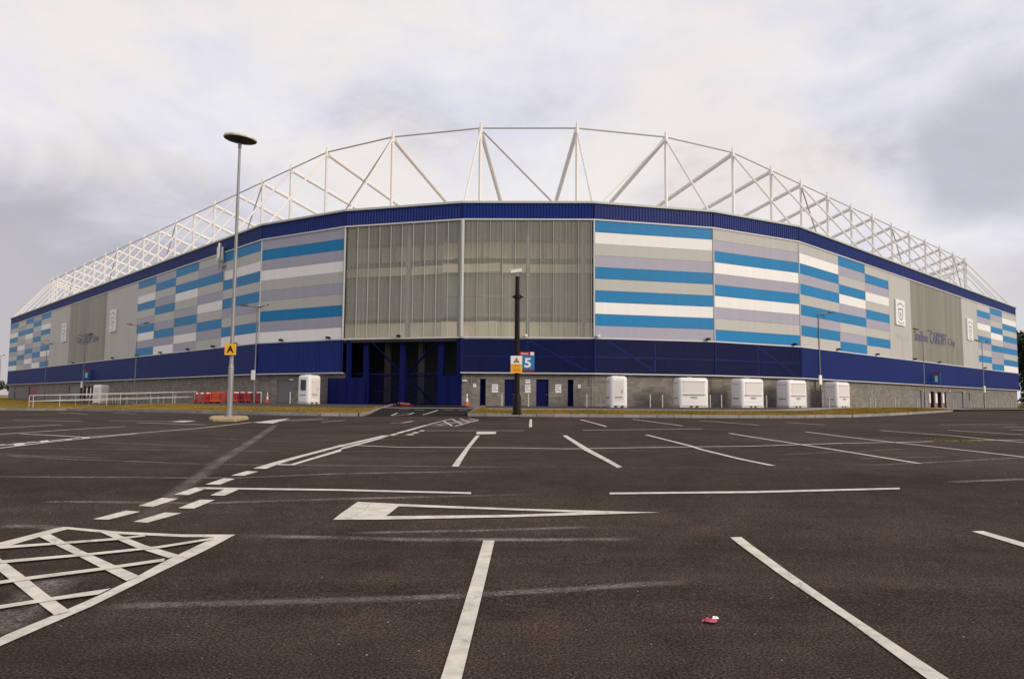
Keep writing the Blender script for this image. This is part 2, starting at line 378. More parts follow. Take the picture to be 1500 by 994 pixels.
# ------------------------------------------------------------------ ground sheets
def clip_grid(poly, fn, step, name, material, off=0.0, kind=None, parent=None, label=None):
    """flat polygon [(x,y)] cut along a world grid and dropped on fn"""
    bm = bmesh.new(); bm.faces.new([bm.verts.new((p[0], p[1], 0)) for p in poly]); 
    xs = [p[0] for p in poly]; ys = [p[1] for p in poly]
    def cut(co, no):
        bmesh.ops.bisect_plane(bm, geom=bm.verts[:]+bm.edges[:]+bm.faces[:], plane_co=co, plane_no=no, dist=1e-6)
    y = math.ceil(min(ys)/step)*step
    while y < max(ys): cut((0, y, 0), (0, 1, 0)); y += step
    x = math.ceil(min(xs)/(step*2))*step*2
    while x < max(xs): cut((x, 0, 0), (1, 0, 0)); x += step*2
    bmesh.ops.triangulate(bm, faces=[f for f in bm.faces if len(f.verts) > 4])
    for v in bm.verts: v.co.z = fn(v.co.x, v.co.y)+off
    for f in bm.faces:
        if f.normal.z < 0: pass
    bmesh.ops.recalc_face_normals(bm, faces=bm.faces[:])
    if sum(f.normal.z for f in bm.faces) < 0: bmesh.ops.reverse_faces(bm, faces=bm.faces[:])
    me = bpy.data.meshes.new(name); bm.to_mesh(me); bm.free(); me.materials.append(material)
    o = bpy.data.objects.new(name, me); COL.objects.link(o)
    if kind: o['kind'] = kind
    if label: o['label'] = label
    if parent: attach(o, parent)
    return o
def merge(objs, name):
    bm = bmesh.new()
    for o in objs: bm.from_mesh(o.data)
    me = bpy.data.meshes.new(name); bm.to_mesh(me); bm.free(); me.materials.append(objs[0].data.materials[0])
    n = bpy.data.objects.new(name, me); COL.objects.link(n)
    for k in ('kind', 'label'):
        if k in objs[0]: n[k] = objs[0][k]
    for o in objs: bpy.data.objects.remove(o)
    return n
gb = MB(); xs = list(range(-140, 141, 2)); ys = list(range(-30, 201, 1)); nx = len(xs)
gb.v = [(x, y, G(x, y)) for y in ys for x in xs]
gb.f = [(j*nx+i, j*nx+i+1, (j+1)*nx+i+1, (j+1)*nx+i) for j in range(len(ys)-1) for i in range(nx-1)]
carpark = tag(gb.obj('car_park', M['asphalt'], smooth=True), kind='structure')
fb = MB()
for (x0, x1, y0, y1) in ((-3000, -140, -600, 200), (140, 3000, -600, 200), (-3000, 3000, 200, 4000), (-140, 140, -600, -30)):
    z = .03 if y0 >= -600 else 0
    fb.quad((x0, y0, -.02), (x1, y0, -.02), (x1, y1, -.02), (x0, y1, -.02))
tag(fb.obj('far_ground', M['grass']), kind='structure')

# ------------------------------------------------------------------ stadium plan
ROT = -0.0216; Q = math.radians(15); WF, WF2, LL, LR = 10.6855, 10.5101, 118.6257, 81.2046
mid = Vector((1.2442, 58.5358))
def dv(a): return Vector((math.cos(a), math.sin(a)))
plan = {3: mid-dv(ROT)*WF/2, 4: mid+dv(ROT)*WF/2}
plan[5] = plan[4]+dv(ROT+Q)*WF; plan[6] = plan[5]+dv(ROT+2*Q)*WF2
plan[2] = plan[3]-dv(ROT-Q)*WF; plan[1] = plan[2]-dv(ROT-2*Q)*WF2; plan[0] = plan[1]-dv(ROT-3*Q)*LL
P_ = [plan[i] for i in range(7)]
seq = [(3, LR)]+[(k, WF) for k in (4, 5, 6, 7, 8)]+[(9, LL)]+[(k, WF) for k in (10, 11, 12, 13, 14)]+[(15, LR)]+[(k, WF) for k in (16, 17, 18, 19, 20)]
for k, ln in seq[:-1]: P_.append(P_[-1]+dv(ROT+k*Q)*ln)
P_.append(P_[0]*1.0)          # close (last facet absorbs the rounding)
NF = len(P_)-1                # facets: 0 long left, 1..5 near corner, 6 long right, 7..11 right corner, ...
ZT, ZF, ZP, ZB = 17.48, 15.99, 6.31, 3.48   # parapet top, fascia bottom, panel bottom, blockwork top
class Fac:
    def __init__(s, i):
        s.i = i; s.a = P_[i]; b = P_[i+1]; s.len = (b-s.a).length; s.u = (b-s.a).normalized(); s.n = Vector((s.u.y, -s.u.x))
    def p(s, t, o, z): q = s.a+s.u*t+s.n*o; return Vector((q.x, q.y, z))
    def s_at(s, px, z=11.15, o=0):
        # distance along the facet of the vertical line that sits at pixel column px at height z
        lo, hi = -5.0, s.len+5.0
        f = lambda t: (lambda v: 750+FPX*v.dot(cR)/max(v.dot(cF), .1))(s.p(t, o, z)-O3)
        for _ in range(50):
            m = (lo+hi)/2
            if f(m) < px: lo = m
            else: hi = m
        return lo
    def box(s, mb, s0, s1, o0, o1, z0, z1):
        return mb.hexa([s.p(s0, o0, z0), s.p(s0, o1, z0), s.p(s1, o1, z0), s.p(s1, o0, z0), s.p(s0, o0, z1), s.p(s0, o1, z1), s.p(s1, o1, z1), s.p(s1, o0, z1)])
F = [Fac(i) for i in range(NF)]
U3 = lambda f: Vector((f.u.x, f.u.y, 0)); N3 = lambda f: Vector((f.n.x, f.n.y, 0)); Z3 = Vector((0, 0, 1))
stad = empty('stadium', (mid.x, mid.y, .8), 0, 'large round-cornered stadium clad in blue, white and silver stripes with white roof trusses', 'stadium')
def corr(f, mb, s0, s1, o, d, z0, z1, pitch=.25):
    n = max(1, round((s1-s0)/pitch)); p = (s1-s0)/n; pts = []
    for k in range(n):
        b = s0+k*p; pts += [(b, 0), (b+p*.22, 0), (b+p*.36, d), (b+p*.78, d), (b+p*.92, 0)]
    pts.append((s1, 0)); vs = []
    for (t, dd) in pts: vs += [f.p(t, o+dd, z0), f.p(t, o+dd, z1)]
    return mb.add(vs, [(2*k, 2*k+2, 2*k+3, 2*k+1) for k in range(len(pts)-1)])
def divide(f, w=6.0):
    n = max(1, round(f.len/w)); return [(f.len*k/n, f.len*(k+1)/n) for k in range(n)]
SEEN = list(range(0, 7))
# fascia + coping + backing
for i, f in enumerate(F):
    segs = divide(f, 8 if i in (0, 6) else 50)
    for (a, b) in segs:
        if i in SEEN: corr(f, m := MB(), a+.012, b-.012, .02, .05, ZF+.03, ZT-.2, .26); m.obj('fascia_sheet', M['navy'], stad)
    if i not in SEEN: f.box(m := MB(), 0, f.len, 0, .06, ZF, ZT-.2); m.obj('fascia_sheet', M['navy'], stad)
    f.box(MB_ := MB(), -.06, f.len+.06, -.45, .20, ZT-.2, ZT); MB_.obj('coping', M['coping'], stad, bevel=.03)
    f.box(m := MB(), -.02, f.len+.02, -.02, .13, ZF-.09, ZF+.03); m.obj('flashing', M['drip'], stad)
    if i != 2: f.box(m := MB(), -.02, f.len+.02, -.3, .12, ZB-.07, ZB+.02); m.obj('flashing', M['drip'], stad)
    f.box(m := MB(), 0, f.len, -.02, .09, ZP-.06, ZP+.05); m.obj('flashing', M['drip'], stad)
# corner cappings
for i in range(1, 7):
    f = F[i]
    for (z0, z1, mt) in ((ZF+.03, ZT-.2, 'bluesteel'), (ZP+.05, ZF-.09, 'trim')) + (((ZB+.02, ZP-.06, 'bluesteel'),)):
        wd = .17 if i == 3 and mt == 'trim' else .09
        m = MB(); m.tube(f.p(0, .03, z0), f.p(0, .03, z1), wd, 8); m.obj('corner_capping', M[mt], stad)
# lower blue band
for i, f in enumerate(F):
    if i == 2: continue
    mt = M['navyt'] if i in (3, 4, 5) else M['navy']
    if i in SEEN:
        for (a, b) in divide(f, 6 if i in (0, 6) else 2.7):
            corr(f, m := MB(), a+.01, b-.01, .02, .045, ZB+.02, ZP-.06, .22); m.obj('cladding_sheet', mt, stad)
    else: f.box(m := MB(), 0, f.len, 0, .06, ZB+.02, ZP-.06); m.obj('cladding_sheet', mt, stad)
# striped panels
def panels(f, s0, s1, pat):
    h = (ZF-.09-ZP-.05)/10
    for k, c in enumerate(pat):
        z1 = ZF-.09-k*h; z0 = z1-h; d = .055+random.uniform(-.002, .002)
        f.box(m := MB(), s0+.012, s1-.012, 0, d, z0+.008, z1-.008); m.obj('facade_panel', M[c], stad)
PAT = {'A': 'BSWBSBLSBW', 'B': 'SLBSLWSBLS', 'C': 'BSBWSLBLWL', 'D': 'LBSLBSLBLW', 'E': 'BSWBSLBWLB',
       'R1': 'SWBLBSBLBS', 'R2': 'BLSBWLBSLB', 'R3': 'SBLWSBLSBS', 'RE1': 'SBLWSBLSBS', 'RE2': 'BLSBWSBLLB', 'RE3': 'SWBSBLBSBW',
       'F1': 'LBLWSLSBLW', 'F4': 'BWSLBSBWBL', 'F5': 'SLBWLBWLSB'}
def cols(f, pxs, pats, first=None, last=None):
    s = [f.s_at(x) for x in pxs]
    if first is not None: s[0] = first
    if last is not None: s[-1] = last
    for k, p in enumerate(pats): panels(f, s[k], s[k+1], PAT[p])
    return s
fl, fr = F[0], F[6]
sl1 = cols(fl, [14.1, 26.2, 37.1, 48.4, 60.2, 73.5], 'ABCDE', first=0.1)
sl2 = cols(fl, [201.3, 227.4, 256.7, 290, 326.8, 385], 'EDCBA', last=fl.len-.09)
panels(F[1], .09, F[1].len-.09, PAT['F1']); panels(F[4], .09, F[4].len-.09, PAT['F4']); panels(F[5], .09, F[5].len-.09, PAT['F5'])
sr1 = cols(fr, [1168, 1228.5, 1267.5, 1302], ['R1', 'R2', 'R3'], first=.09)
sr2 = cols(fr, [1431.7, 1451, 1468.5, 1488.6], ['RE1', 'RE2', 'RE3'], last=fr.len-.1)
def plain(f, s0, s1, w=3.0):
    n = max(1, round((s1-s0)/w))
    for k in range(n):
        a = s0+(s1-s0)*k/n; b = s0+(s1-s0)*(k+1)/n
        f.box(m := MB(), a+.008, b-.008, 0, .055, ZP+.06, ZF-.10); m.obj('plain_panel', M['plain'], stad)
ml = (fl.s_at(102), fl.s_at(155.8)); mr = (fr.s_at(1334), fr.s_at(1409))
plain(fl, sl1[-1], ml[0]); plain(fl, ml[1], sl2[0]); plain(fr, sr1[-1], mr[0]); plain(fr, mr[1], sr2[0])
for i in range(7, NF): plain(F[i], 0, F[i].len, 50)
# thin pale joints between the stripe columns
for f, ss_ in ((fl, sl2[1:-1]), (fl, sl1[1:-1]), (fr, sr1[1:]), (fr, sr2[:-1])):
    for t in ss_: f.box(m := MB(), t-.011, t+.011, 0, .07, ZP+.06, ZF-.1); m.obj('joint_cover', M['trim'], stad)
# backing wall behind the opaque cladding
for i, f in enumerate(F):
    if i in (2, 3): continue
    f.box(m := MB(), 0, f.len, -.25, -.03, ZP, ZT-.22); m.obj('backing_wall', M['dark'], stad)
# big translucent windows
for i in (2, 3):
    f = F[i]; n = 10; w_ = (f.len-.4)/n
    for k in range(n):
        a = .2+k*w_; m = MB(); corr(f, m, a+.012, a+w_-.03, .0, .014, ZP+.06, ZF-.1, .34)
        m.obj('translucent_sheet', M['mesh'], stad)
        f.box(m := MB(), a+w_-.028, a+w_+.010, .0, .07, ZP+.06, ZF-.1); m.obj('glazing_bar', M['trim'], stad)
    # the concourse seen through it
    def inner(nm, s0, s1, o0, o1, z0, z1, mt): f.box(q := MB(), s0, s1, o0, o1, z0, z1); q.obj(nm, M[mt], stad)
    inner('concourse_wall', -2, f.len+2, -4.4, -4.2, 13.45, 15.0, 'cream')
    inner('concourse_wall', -2, f.len+2, -4.4, -4.2, 15.0, 17.0, 'midint')
    inner('concourse_wall', -2, f.len+2, -4.0, -3.8, 12.25, 13.0, 'cream')
    inner('concourse_wall', -2, f.len+2, -4.6, -4.4, 8.4, 13.5, 'midint')
    inner('concourse_wall', -2, f.len+2, -3.2, -3.0, 6.4, 7.9, 'cream')
    for z in (15.0, 13.36, 10.0, 8.4):
        inner('floor_beam', -1, f.len+1, -3.9 if z > 11 else -2.6, -3.6 if z > 11 else -2.4, z-.07, z+.09, 'dark' if z > 11 else 'conc')
    for k in range(1, 8):
        t = f.len*k/8; inner('mullion', t-.05, t+.05, -4.1, -3.9, 12.2, 16.5, 'dark')
    inner('column', f.len*.5-.16, f.len*.5+.16, -1.5, -1.2, 6.4, 16.5, 'conc')
    inner('column', f.len*.93-.14, f.len*.93+.14, -1.6, -1.35, 6.4, 16.5, 'conc')
# side windows with lettering
for f, (a, b) in ((fl, ml), (fr, mr)):
    n = max(1, round((b-a)/1.1)); w_ = (b-a)/n
    for k in range(n):
        m = MB(); corr(f, m, a+k*w_+.01, a+(k+1)*w_-.01, 0, .05, ZP+.06, ZF-.1, .275); m.obj('translucent_sheet', M['mesh2'], stad)
# blockwork with openings
def blockwall(f, holes, o=-.30):
    segs = []; cur = -.1
    for (a, b, zt) in sorted(holes):
        segs.append((cur, a, -.2, ZB)); segs.append((a, b, zt, ZB)); cur = b
    segs.append((cur, f.len+.1, -.2, ZB)); m = MB(); uvs = []
    for (a, b, z0, z1) in segs:
        s0 = len(m.v); f.box(m, a, b, o-.25, o, z0, z1)
        co = [(a, 0), (a+.25, 0), (b+.25, 0), (b, 0)]
    me = m.mesh('block_wall', M['block']); uv = me.uv_layers.new(name='wall')
    for lp in me.loops:
        v = me.vertices[lp.vertex_index].co; d = Vector((v.x, v.y))-f.a
        uv.data[lp.index].uv = (d.dot(f.u)+d.dot(f.n)*1.0+100, v.z)
    ob = bpy.data.objects.new('block_wall', me); COL.objects.link(ob); attach(ob, stad); return ob
def zpix(f, s, o, py):   # height on a facet of pixel row py
    p = f.p(s, o, 0); d = ray(750, py); lo, hi = -3, 30
    g = lambda z: (lambda v: 497-FPX*v.dot(cU)/v.dot(cF))(Vector((p.x, p.y, z))-O3)
    for _ in range(40):
        m = (lo+hi)/2
        if g(m) > py: lo = m
        else: hi = m
    return lo
def dr(f, x0, x1, zt, kind):
    a, b = f.s_at(x0, 2, -.3), f.s_at(x1, 2, -.3); return (a, b, zt, kind)
DO = {3: [dr(F[3], 703, 711.5, 2.98, 'turn'), dr(F[3], 739, 755, 2.95, 'door'), dr(F[3], 785.5, 803.5, 2.98, 'door'), dr(F[3], 831.5, 840, 2.98, 'turn')],
      1: [dr(F[1], 405, 427, 2.9, 'grey')],
      6: [dr(fr, 1337, 1350, 2.85, 'grey'), dr(fr, 1363, 1368.5, 2.75, 'turn'), dr(fr, 1373.5, 1379, 2.75, 'turn'), dr(fr, 1383.5, 1386, 2.75, 'turn'), dr(fr, 1393, 1411, 2.85, 'grey'), dr(fr, 1413, 1421, 2.8, 'grey')],
      0: [dr(fl, 42, 54, 2.9, 'maroon'), dr(fl, 101, 116, 2.9, 'grey'), dr(fl, 117.5, 120.5, 2.8, 'turn'), dr(fl, 122.5, 126, 2.8, 'turn'), dr(fl, 128.5, 132, 2.8, 'turn'), dr(fl, 134, 137, 2.8, 'turn')]}
for i, f in enumerate(F):
    if i == 2: continue
    ds = DO.get(i, []); blockwall(f, [d[:3] for d in ds])
    for (a, b, zt, kd) in ds:
        mt = {'turn': 'bluedoor', 'door': 'bluedoor', 'grey': 'greydoor', 'maroon': 'maroon'}[kd]
        o = -.8 if kd == 'turn' else -.42
        f.box(m := MB(), a+.03, b-.03, o-.05, o, .4, zt-.02); dd = m.obj('door', M[mt], stad)
        fw = .06; m = MB()
        for (s0, s1, z0, z1) in ((a, a+fw, .4, zt), (b-fw, b, .4, zt), (a+fw, b-fw, zt-fw, zt)): f.box(m, s0, s1, -.56, -.36, z0, z1)
        m.obj('frame', M['maroon' if (kd == 'turn' and i in (0, 6)) else ('greydoor' if kd == 'grey' else mt)], dd)
        if kd == 'door': m = MB(); m.tube(f.p(b-.22, -.40, 1.75), f.p(b-.10, -.40, 1.75), .02, 6); m.obj('handle', M['galv'], dd)
        if kd == 'grey' and (b-a) > 1.5:
            m = MB()
            for k in range(9): f.box(m, a+.1, b-.1, -.42, -.405, .75+k*.24, .75+k*.24+.19)
            m.obj('shutter_slat', M['greydoor'], dd)
    # soffit strip under the blue band
    f.box(m := MB(), 0, f.len, -.3, .0, ZB-.09, ZB-.075); m.obj('soffit', M['conc'], stad)
# string course line in the blockwork of the right-hand facets
for i in (1, 3, 4, 5, 6, 0):
    F[i].box(m := MB(), 0, F[i].len, -.30, -.275, 2.99, 3.04); m.obj('string_course', M['conc'], stad)
# concourse void: floor, back wall, roof
inner_pts = [P_[i] for i in range(NF)]
def offs(d):
    r = []
    for i in range(NF):
        n0 = -F[i-1].n; n1 = -F[i].n; b = (n0+n1); b = b/b.dot(n1); r.append(P_[i]+b*d)
    return r
R0, R1, R7 = offs(.4), offs(26), offs(7.2)
m = MB(); m.add([(p.x, p.y, ZT-.25) for p in R0]+[(p.x, p.y, 20.2) for p in R1], [(i, (i+1) % NF, NF+(i+1) % NF, NF+i) for i in range(NF)])
m.obj('roof_deck', M['plain'], stad)
m = MB(); Rb = offs(7.5)
m.add([(p.x, p.y, .3) for p in Rb]+[(p.x, p.y, 18.0) for p in Rb], [(i, (i+1) % NF, NF+(i+1) % NF, NF+i) for i in range(NF)])
m.obj('inner_wall', M['dark'], stad)
m = MB(); m.add([(p.x, p.y, .84) for p in offs(.3)[1:7]]+[(p.x, p.y, .84) for p in offs(7.5)[1:7]], [(i, i+1, 7+i, 6+i) for i in range(5)])
m.obj('concourse_floor', M['newtar'], stad)
m = MB(); m.add([(p.x, p.y, 8.3) for p in offs(.3)[1:7]]+[(p.x, p.y, 8.3) for p in offs(7.5)[1:7]], [(i, i+1, 7+i, 6+i) for i in range(5)])
# blue diagonals behind the lower band
for i in (3, 4, 5):
    f = F[i]; m = MB(); m.tube(f.p(1.2 if i == 4 else f.len*.5, -.14, ZP-.2), f.p(f.len*.5 if i == 4 else f.len-.6, -.14, ZB+.2), .10, 6); m.obj('brace', M['bandbrace'], stad)
    m = MB(); m.tube(f.p(f.len*.5, -.16, ZB), f.p(f.len*.5, -.16, ZP-.1), .12, 6); m.obj('brace', M['bandbrace'], stad)
    f.box(m := MB(), 0, f.len, -.2, -.1, 4.75, 4.85); m.obj('brace', M['bandbrace'], stad)
# ---- gate opening (facet 2)
f = F[2]; gx = lambda x, z=3, o=0: f.s_at(x, z, o)
def gbox(nm, s0, s1, o0, o1, z0, z1, mt='bluesteel', par=None, bv=0): f.box(q := MB(), s0, s1, o0, o1, z0, z1); return q.obj(nm, M[mt], par or stad, bevel=bv)
gbox('gate_lintel', -.1, f.len+.1, -.5, .0, ZP-.3, ZP-.07, 'dark')
for (a, b, o) in ((507, 512, 0), (532, 538, -.4), (585.5, 592, -.4), (641, 649, -.4), (669, 675, 0)):
    gbox('gate_column', gx(a, 4, o), gx(b, 4, o), o-.35, o, .75, ZP-.08)
gbox('gate_rail', gx(512), gx(669), -.9, -.78, zpix(f, 5, -.85, 548.6), zpix(f, 5, -.85, 546.4))
for (x0, y0, x1, y1) in ((545, 502, 588, 546), (640, 502, 597, 546), (598, 552, 635, 590)):
    a = gx(x0, 4, -2.2); b = gx(x1, 4, -2.2)
    m = MB(); m.tube(f.p(a, -2.2, zpix(f, a, -2.2, y0)), f.p(b, -2.2, zpix(f, b, -2.2, y1)), .1, 6); m.obj('gate_brace', M['bluesteel'], stad)
for x in (568, 617): a = gx(x, 4, -4); gbox('column', a-.22, a+.22, -4.2, -3.8, .8, ZP+1.5, 'gatecol')
# mesh gates: frame + vertical bars
for (x0, x1) in ((539, 585), (593, 640)):
    a, b = gx(x0, 2, -1), gx(x1, 2, -1); g = None; zt = zpix(f, 5, -1, 549.5)
    m = MB()
    for (s0, s1, z0, z1) in ((a, a+.09, .85, zt), (b-.09, b, .85, zt), (a+.09, b-.09, zt-.09, zt), (a+.09, b-.09, .87, .99), (a+.09, b-.09, 1.95, 2.0)): f.box(m, s0, s1, -1.05, -1, z0, z1)
    g = m.obj('mesh_gate', M['bluesteel'], stad)
    m = MB(); t = a+.15
    while t < b-.12: f.box(m, t, t+.018, -1.03, -1.012, .99, zt-.09); t += .13
    tag(m.obj('gate_bars', M['bluesteel'], g), kind='stuff')
# blue hoarding panels flanking the gate
def hoard(f, x0, x1, y0, n, o, lean=0):
    a, b = f.s_at(x0, 2, o), f.s_at(x1, 2, o); zt = zpix(f, (a+b)/2, o, y0); w_ = (b-a)/n
    for k in range(n):
        f.box(m := MB(), a+k*w_+.015, a+(k+1)*w_-.015, o-.05, o, .70, zt); p = m.obj('gate_leaf', M['bluesteel'], stad)
        m = MB(); f.box(m, a+k*w_+.015, a+k*w_+.10, o, o+.035, .70, zt); f.box(m, a+(k+1)*w_-.10, a+(k+1)*w_-.015, o, o+.035, .70, zt)
        m.obj('stile', M['bluedoor'], p)
hoard(F[1], 480, 506, 553.5, 2, .15); hoard(f, 507, 535, 552.5, 2, .25); hoard(f, 641, 673, 550, 2, .1)

# ---- signs, notices, lights on the walls
def board(f, nm, s0, s1, z0, z1, o=-.30, t=.03, mt='signwhite', par=None):
    f.box(q := MB(), s0, s1, o, o+t, z0, z1); return q.obj(nm, M[mt], par)
NG = 'small notices on the stadium blockwork'
for (x0, x1, y0, y1, lab) in ((693, 697.5, 562, 567, 'tiny notice between traffic cone and narrow blue doorway'), (720.5, 729.5, 562.5, 574.5, 'white notice left of the first blue door'),
                              (769.5, 776.5, 555.5, 561, 'small upper notice between the two blue doors'), (769, 777, 563, 575, 'larger lower notice between the two blue doors'),
                              (813.5, 822, 563, 575, 'white notice between right blue door and narrow doorway'), (846.5, 850.5, 563, 568, 'tiny notice right of the last narrow doorway')):
    a, b = F[3].s_at(x0, 2, -.3), F[3].s_at(x1, 2, -.3); z1, z0 = zpix(F[3], a, -.3, y0), zpix(F[3], a, -.3, y1)
    o = board(F[3], 'notice', a, b, z0, z1); tag(o, lab, 'notice', NG)
    q = MB(); ht = z1-z0
    for k in range(3 if ht > .4 else 1): F[3].box(q, a+.06, b-.06-.1*(k % 2), -.268, -.266, z1-.12-ht*.25*k-.03, z1-.10-ht*.25*k)
    q.obj('print', M['print'], o)
for n_, (x0, x1, lab) in enumerate(((1361, 1363, 'narrow white notice on the pillar before the first maroon turnstile'), (1370, 1373, 'narrow white notice between the two maroon turnstiles'), (1380.5, 1383, 'narrow white notice after the second maroon turnstile'))):
    a, b = fr.s_at(x0, 2, -.3), fr.s_at(x1, 2, -.3); tag(board(fr, 'notice', a, b, 1.3, 2.5), lab, 'notice', NG)
for n_, (x0, x1, lab) in enumerate(((120.9, 122.2, 'narrow white notice on the left wall by the white kiosk, first from the left'), (126.4, 128.2, 'narrow white notice on the left wall by the white kiosk, second from the left'), (132.2, 133.8, 'narrow white notice on the left wall, nearest the white kiosk'))):
    a, b = fl.s_at(x0, 2, -.3), fl.s_at(x1, 2, -.3); tag(board(fl, 'notice', a, b, 1.2, 2.5), lab, 'notice', NG)
# gate number 5 sign on the blue band
f = F[3]; a = f.s_at(757, 5, .1); b = f.s_at(783, 5, .1); z1, z0 = zpix(f, a, .1, 520.5), zpix(f, a, .1, 544)
o = board(f, 'gate_number_sign', a, b, z0, z1, .08, .06, 'signblue'); tag(o, 'blue gate sign with a large white 5 on the navy cladding', 'sign')
c0 = f.s_at(768.2, 5, .1); c1 = f.s_at(778, 5, .1)
m = MB(); put_text(m, '5', f.p(c0, .150, zpix(f, a, .1, 538)), U3(f), Z3, c1-c0, zpix(f, a, .1, 524)-zpix(f, a, .1, 538), .03); m.obj('number', M['signwhite'], o)
f.box(m := MB(), a, b, .141, .147, z0, z0+.2); m.obj('footer_strip', M['maroon'], o)
zt = zpix(f, a, .1, 515); c = f.s_at(761, 5, .1); f.box(m := MB(), c, b, .08, .15, z1+.01, zt); top = m.obj('header_strip', M['red'], o)
c0 = f.s_at(777, 5, .1); f.box(m := MB(), c0, b-.05, .15, .156, z1+.03, zt-.02); m.obj('header_emblem', M['signwhite'], o)
c0 = f.s_at(763.5, 5, .1); m = MB(); put_text(m, 'Gate', f.p(c0, .153, z1+.09), U3(f), Z3, .55, (zt-z1)*.5, .01); m.obj('header_lettering', M['signwhite'], o)
# projecting gate signs on the long sides
def proj_sign(f, px, y0, y1, lab):
    s = f.s_at(px, 4.7, .6); z1, z0 = zpix(f, s, .6, y0), zpix(f, s, .6, y1)
    e = empty('gate_blade_sign', f.p(s, .1, z0), 0, lab, 'sign')
    f.box(m := MB(), s-.05, s+.05, .15, 1.05, z0, z1); m.obj('blade', M['signblue'], e)
    f.box(m := MB(), s-.052, s+.052, .15, 1.05, z1+.01, z1+.2); m.obj('header', M['red'], e)
    for sg in (-1, 1): m = MB(); f.box(m, s+sg*.053, s+sg*.056, .45, .75, z0+.3, z1-.25); m.obj('number_mark', M['signwhite'], e)
    m = MB(); f.box(m, s-.03, s+.03, 0, .15, z0+.2, z0+.26); f.box(m, s-.03, s+.03, 0, .15, z1-.26, z1-.2); m.obj('bracket', M['galv'], e)
proj_sign(fr, 1371.5, 547.5, 562.5, 'blue blade sign projecting from the right-hand navy band above the maroon turnstiles')
proj_sign(fl, 126.5, 543, 556, 'blue blade sign projecting from the left-hand navy band beside the white kiosk')
# crests
def crest(f, x0, x1, y0, y1, lab):
    a, b = f.s_at(x0, 10, .1), f.s_at(x1, 10, .1); sm = (a+b)/2; z1, z0 = zpix(f, sm, .1, y0), zpix(f, sm, .1, y1)
    o = board(f, 'crest_board', a, b, z0, z1, .07, .16, 'white'); tag(o, lab, 'sign', 'club crest boards on the stadium sides')
    W, H = b-a, z1-z0; P = lambda x, y, d=.236: f.p(sm+x*W, d, z0+(y)*H)
    m = MB()
    sh = [(-.24, .66), (.24, .66), (.25, .42), (.17, .27), (0, .18), (-.17, .27), (-.25, .42)]; si = [(x*.78, .42+(y-.42)*.8) for x, y in sh]
    for k in range(7):
        j = (k+1) % 7; m.quad(P(*sh[k]), P(*sh[j]), P(*si[j]), P(*si[k]))
    for k in range(9):      # illegible arc of letters over the shield
        t = math.radians(160-17.5*k); t2 = t-.17
        m.quad(P(.30*math.cos(t), .70+.12*math.sin(t)), P(.30*math.cos(t2), .70+.12*math.sin(t2)), P(.38*math.cos(t2), .72+.17*math.sin(t2)), P(.38*math.cos(t), .72+.17*math.sin(t)))
    for k in range(7):
        t = math.radians(205+18*k); t2 = t+.17
        m.quad(P(.30*math.cos(t), .22+.12*math.sin(t)), P(.30*math.cos(t2), .22+.12*math.sin(t2)), P(.37*math.cos(t2), .21+.16*math.sin(t2)), P(.37*math.cos(t), .21+.16*math.sin(t)))
    # small winged mark in the shield
    m.add([P(-.12, .50), P(-.02, .46), P(.06, .58), P(.02, .44), (P(.13, .36)), P(0, .40), P(-.05, .30), P(-.04, .40)], [(0, 1, 7), (1, 2, 3), (3, 4, 5), (5, 6, 7), (1, 3, 5, 7)])
    m.obj('crest_print', M['crest'], o)
crest(fl, 90.5, 97, 473.5, 500.5, 'white crest board on the left side wall, left of the tall grey window')
crest(fl, 161.2, 170, 453.5, 485.5, 'white crest board on the left side wall, right of the tall grey window')
crest(fr, 1311.5, 1325, 439.5, 476.5, 'white crest board on the right side wall, left of the tall grey window')
crest(fr, 1416.5, 1424.5, 467, 498, 'white crest board on the right side wall, right of the tall grey window')
# lettering on the tall side windows
def lettering(f, words, ztop, lab):
    e = empty('wall_lettering', f.p(f.s_at(words[0][1], 9, .1), .1, 9), 0, lab, 'lettering')
    for (t, x0, x1, zb, zt_) in words:
        a, b = f.s_at(x0, 9, .1), f.s_at(x1, 9, .1)
        m = MB(); put_text(m, t, f.p(a, .10, zb), U3(f), Z3, b-a, zt_-zb, .008); m.obj('word', M['letters'], e)
lettering(fr, [('Stadiwm', 1340, 1359.5, 8.75, 10.0), ('CARDIFF', 1363, 1387, 8.75, 10.3), ('City', 1389.5, 1399.5, 8.65, 9.85)], 10, 'dark blue lettering Stadiwm CARDIFF City across the right-hand grey window')
lettering(fl, [('City', 112, 119, 9.1, 10.4), ('CARDIFF', 120, 134, 9.1, 10.7), ('Stadiwm', 135.5, 144, 9.2, 10.3)], 10, 'dark blue lettering City CARDIFF Stadiwm across the left-hand grey window')
# floodlights, domes, bulkhead lamps
def flood(f, px, z=ZP+.06, mt='black'):
    s = f.s_at(px, z, .2); m = MB()
    f.box(m, s-.14, s+.14, .12, .42, z+.02, z+.20); f.box(m, s-.03, s+.03, .05, .13, z-.02, z+.1); m.obj('floodlight', M[mt], stad, bevel=.02)
for px in (412, 481): flood(F[1] , px) 
for px in (584,): flood(F[2], px)
for px in (1037,): flood(F[4], px)
for px in (1164, ): flood(F[5], px)
for px in (1228, 1285, 1340, 1376, 1443): flood(fr, px)
for px in (107, 165, 200, 235, 275, 312, 345): flood(fl, px)
for (f, px) in ((F[3], 770), (F[4], 876)):
    s = f.s_at(px, ZP, .2); m = MB(); m.lathe(f.p(s, .3, ZP+.0), [(.03, 0), (.12, .03), (.16, .12), (.16, .2), (.05, .26)], 12); f.box(m, s-.04, s+.04, .05, .2, ZP+.1, ZP+.18)
    m.obj('dome_camera', M['white'], stad, smooth=True)
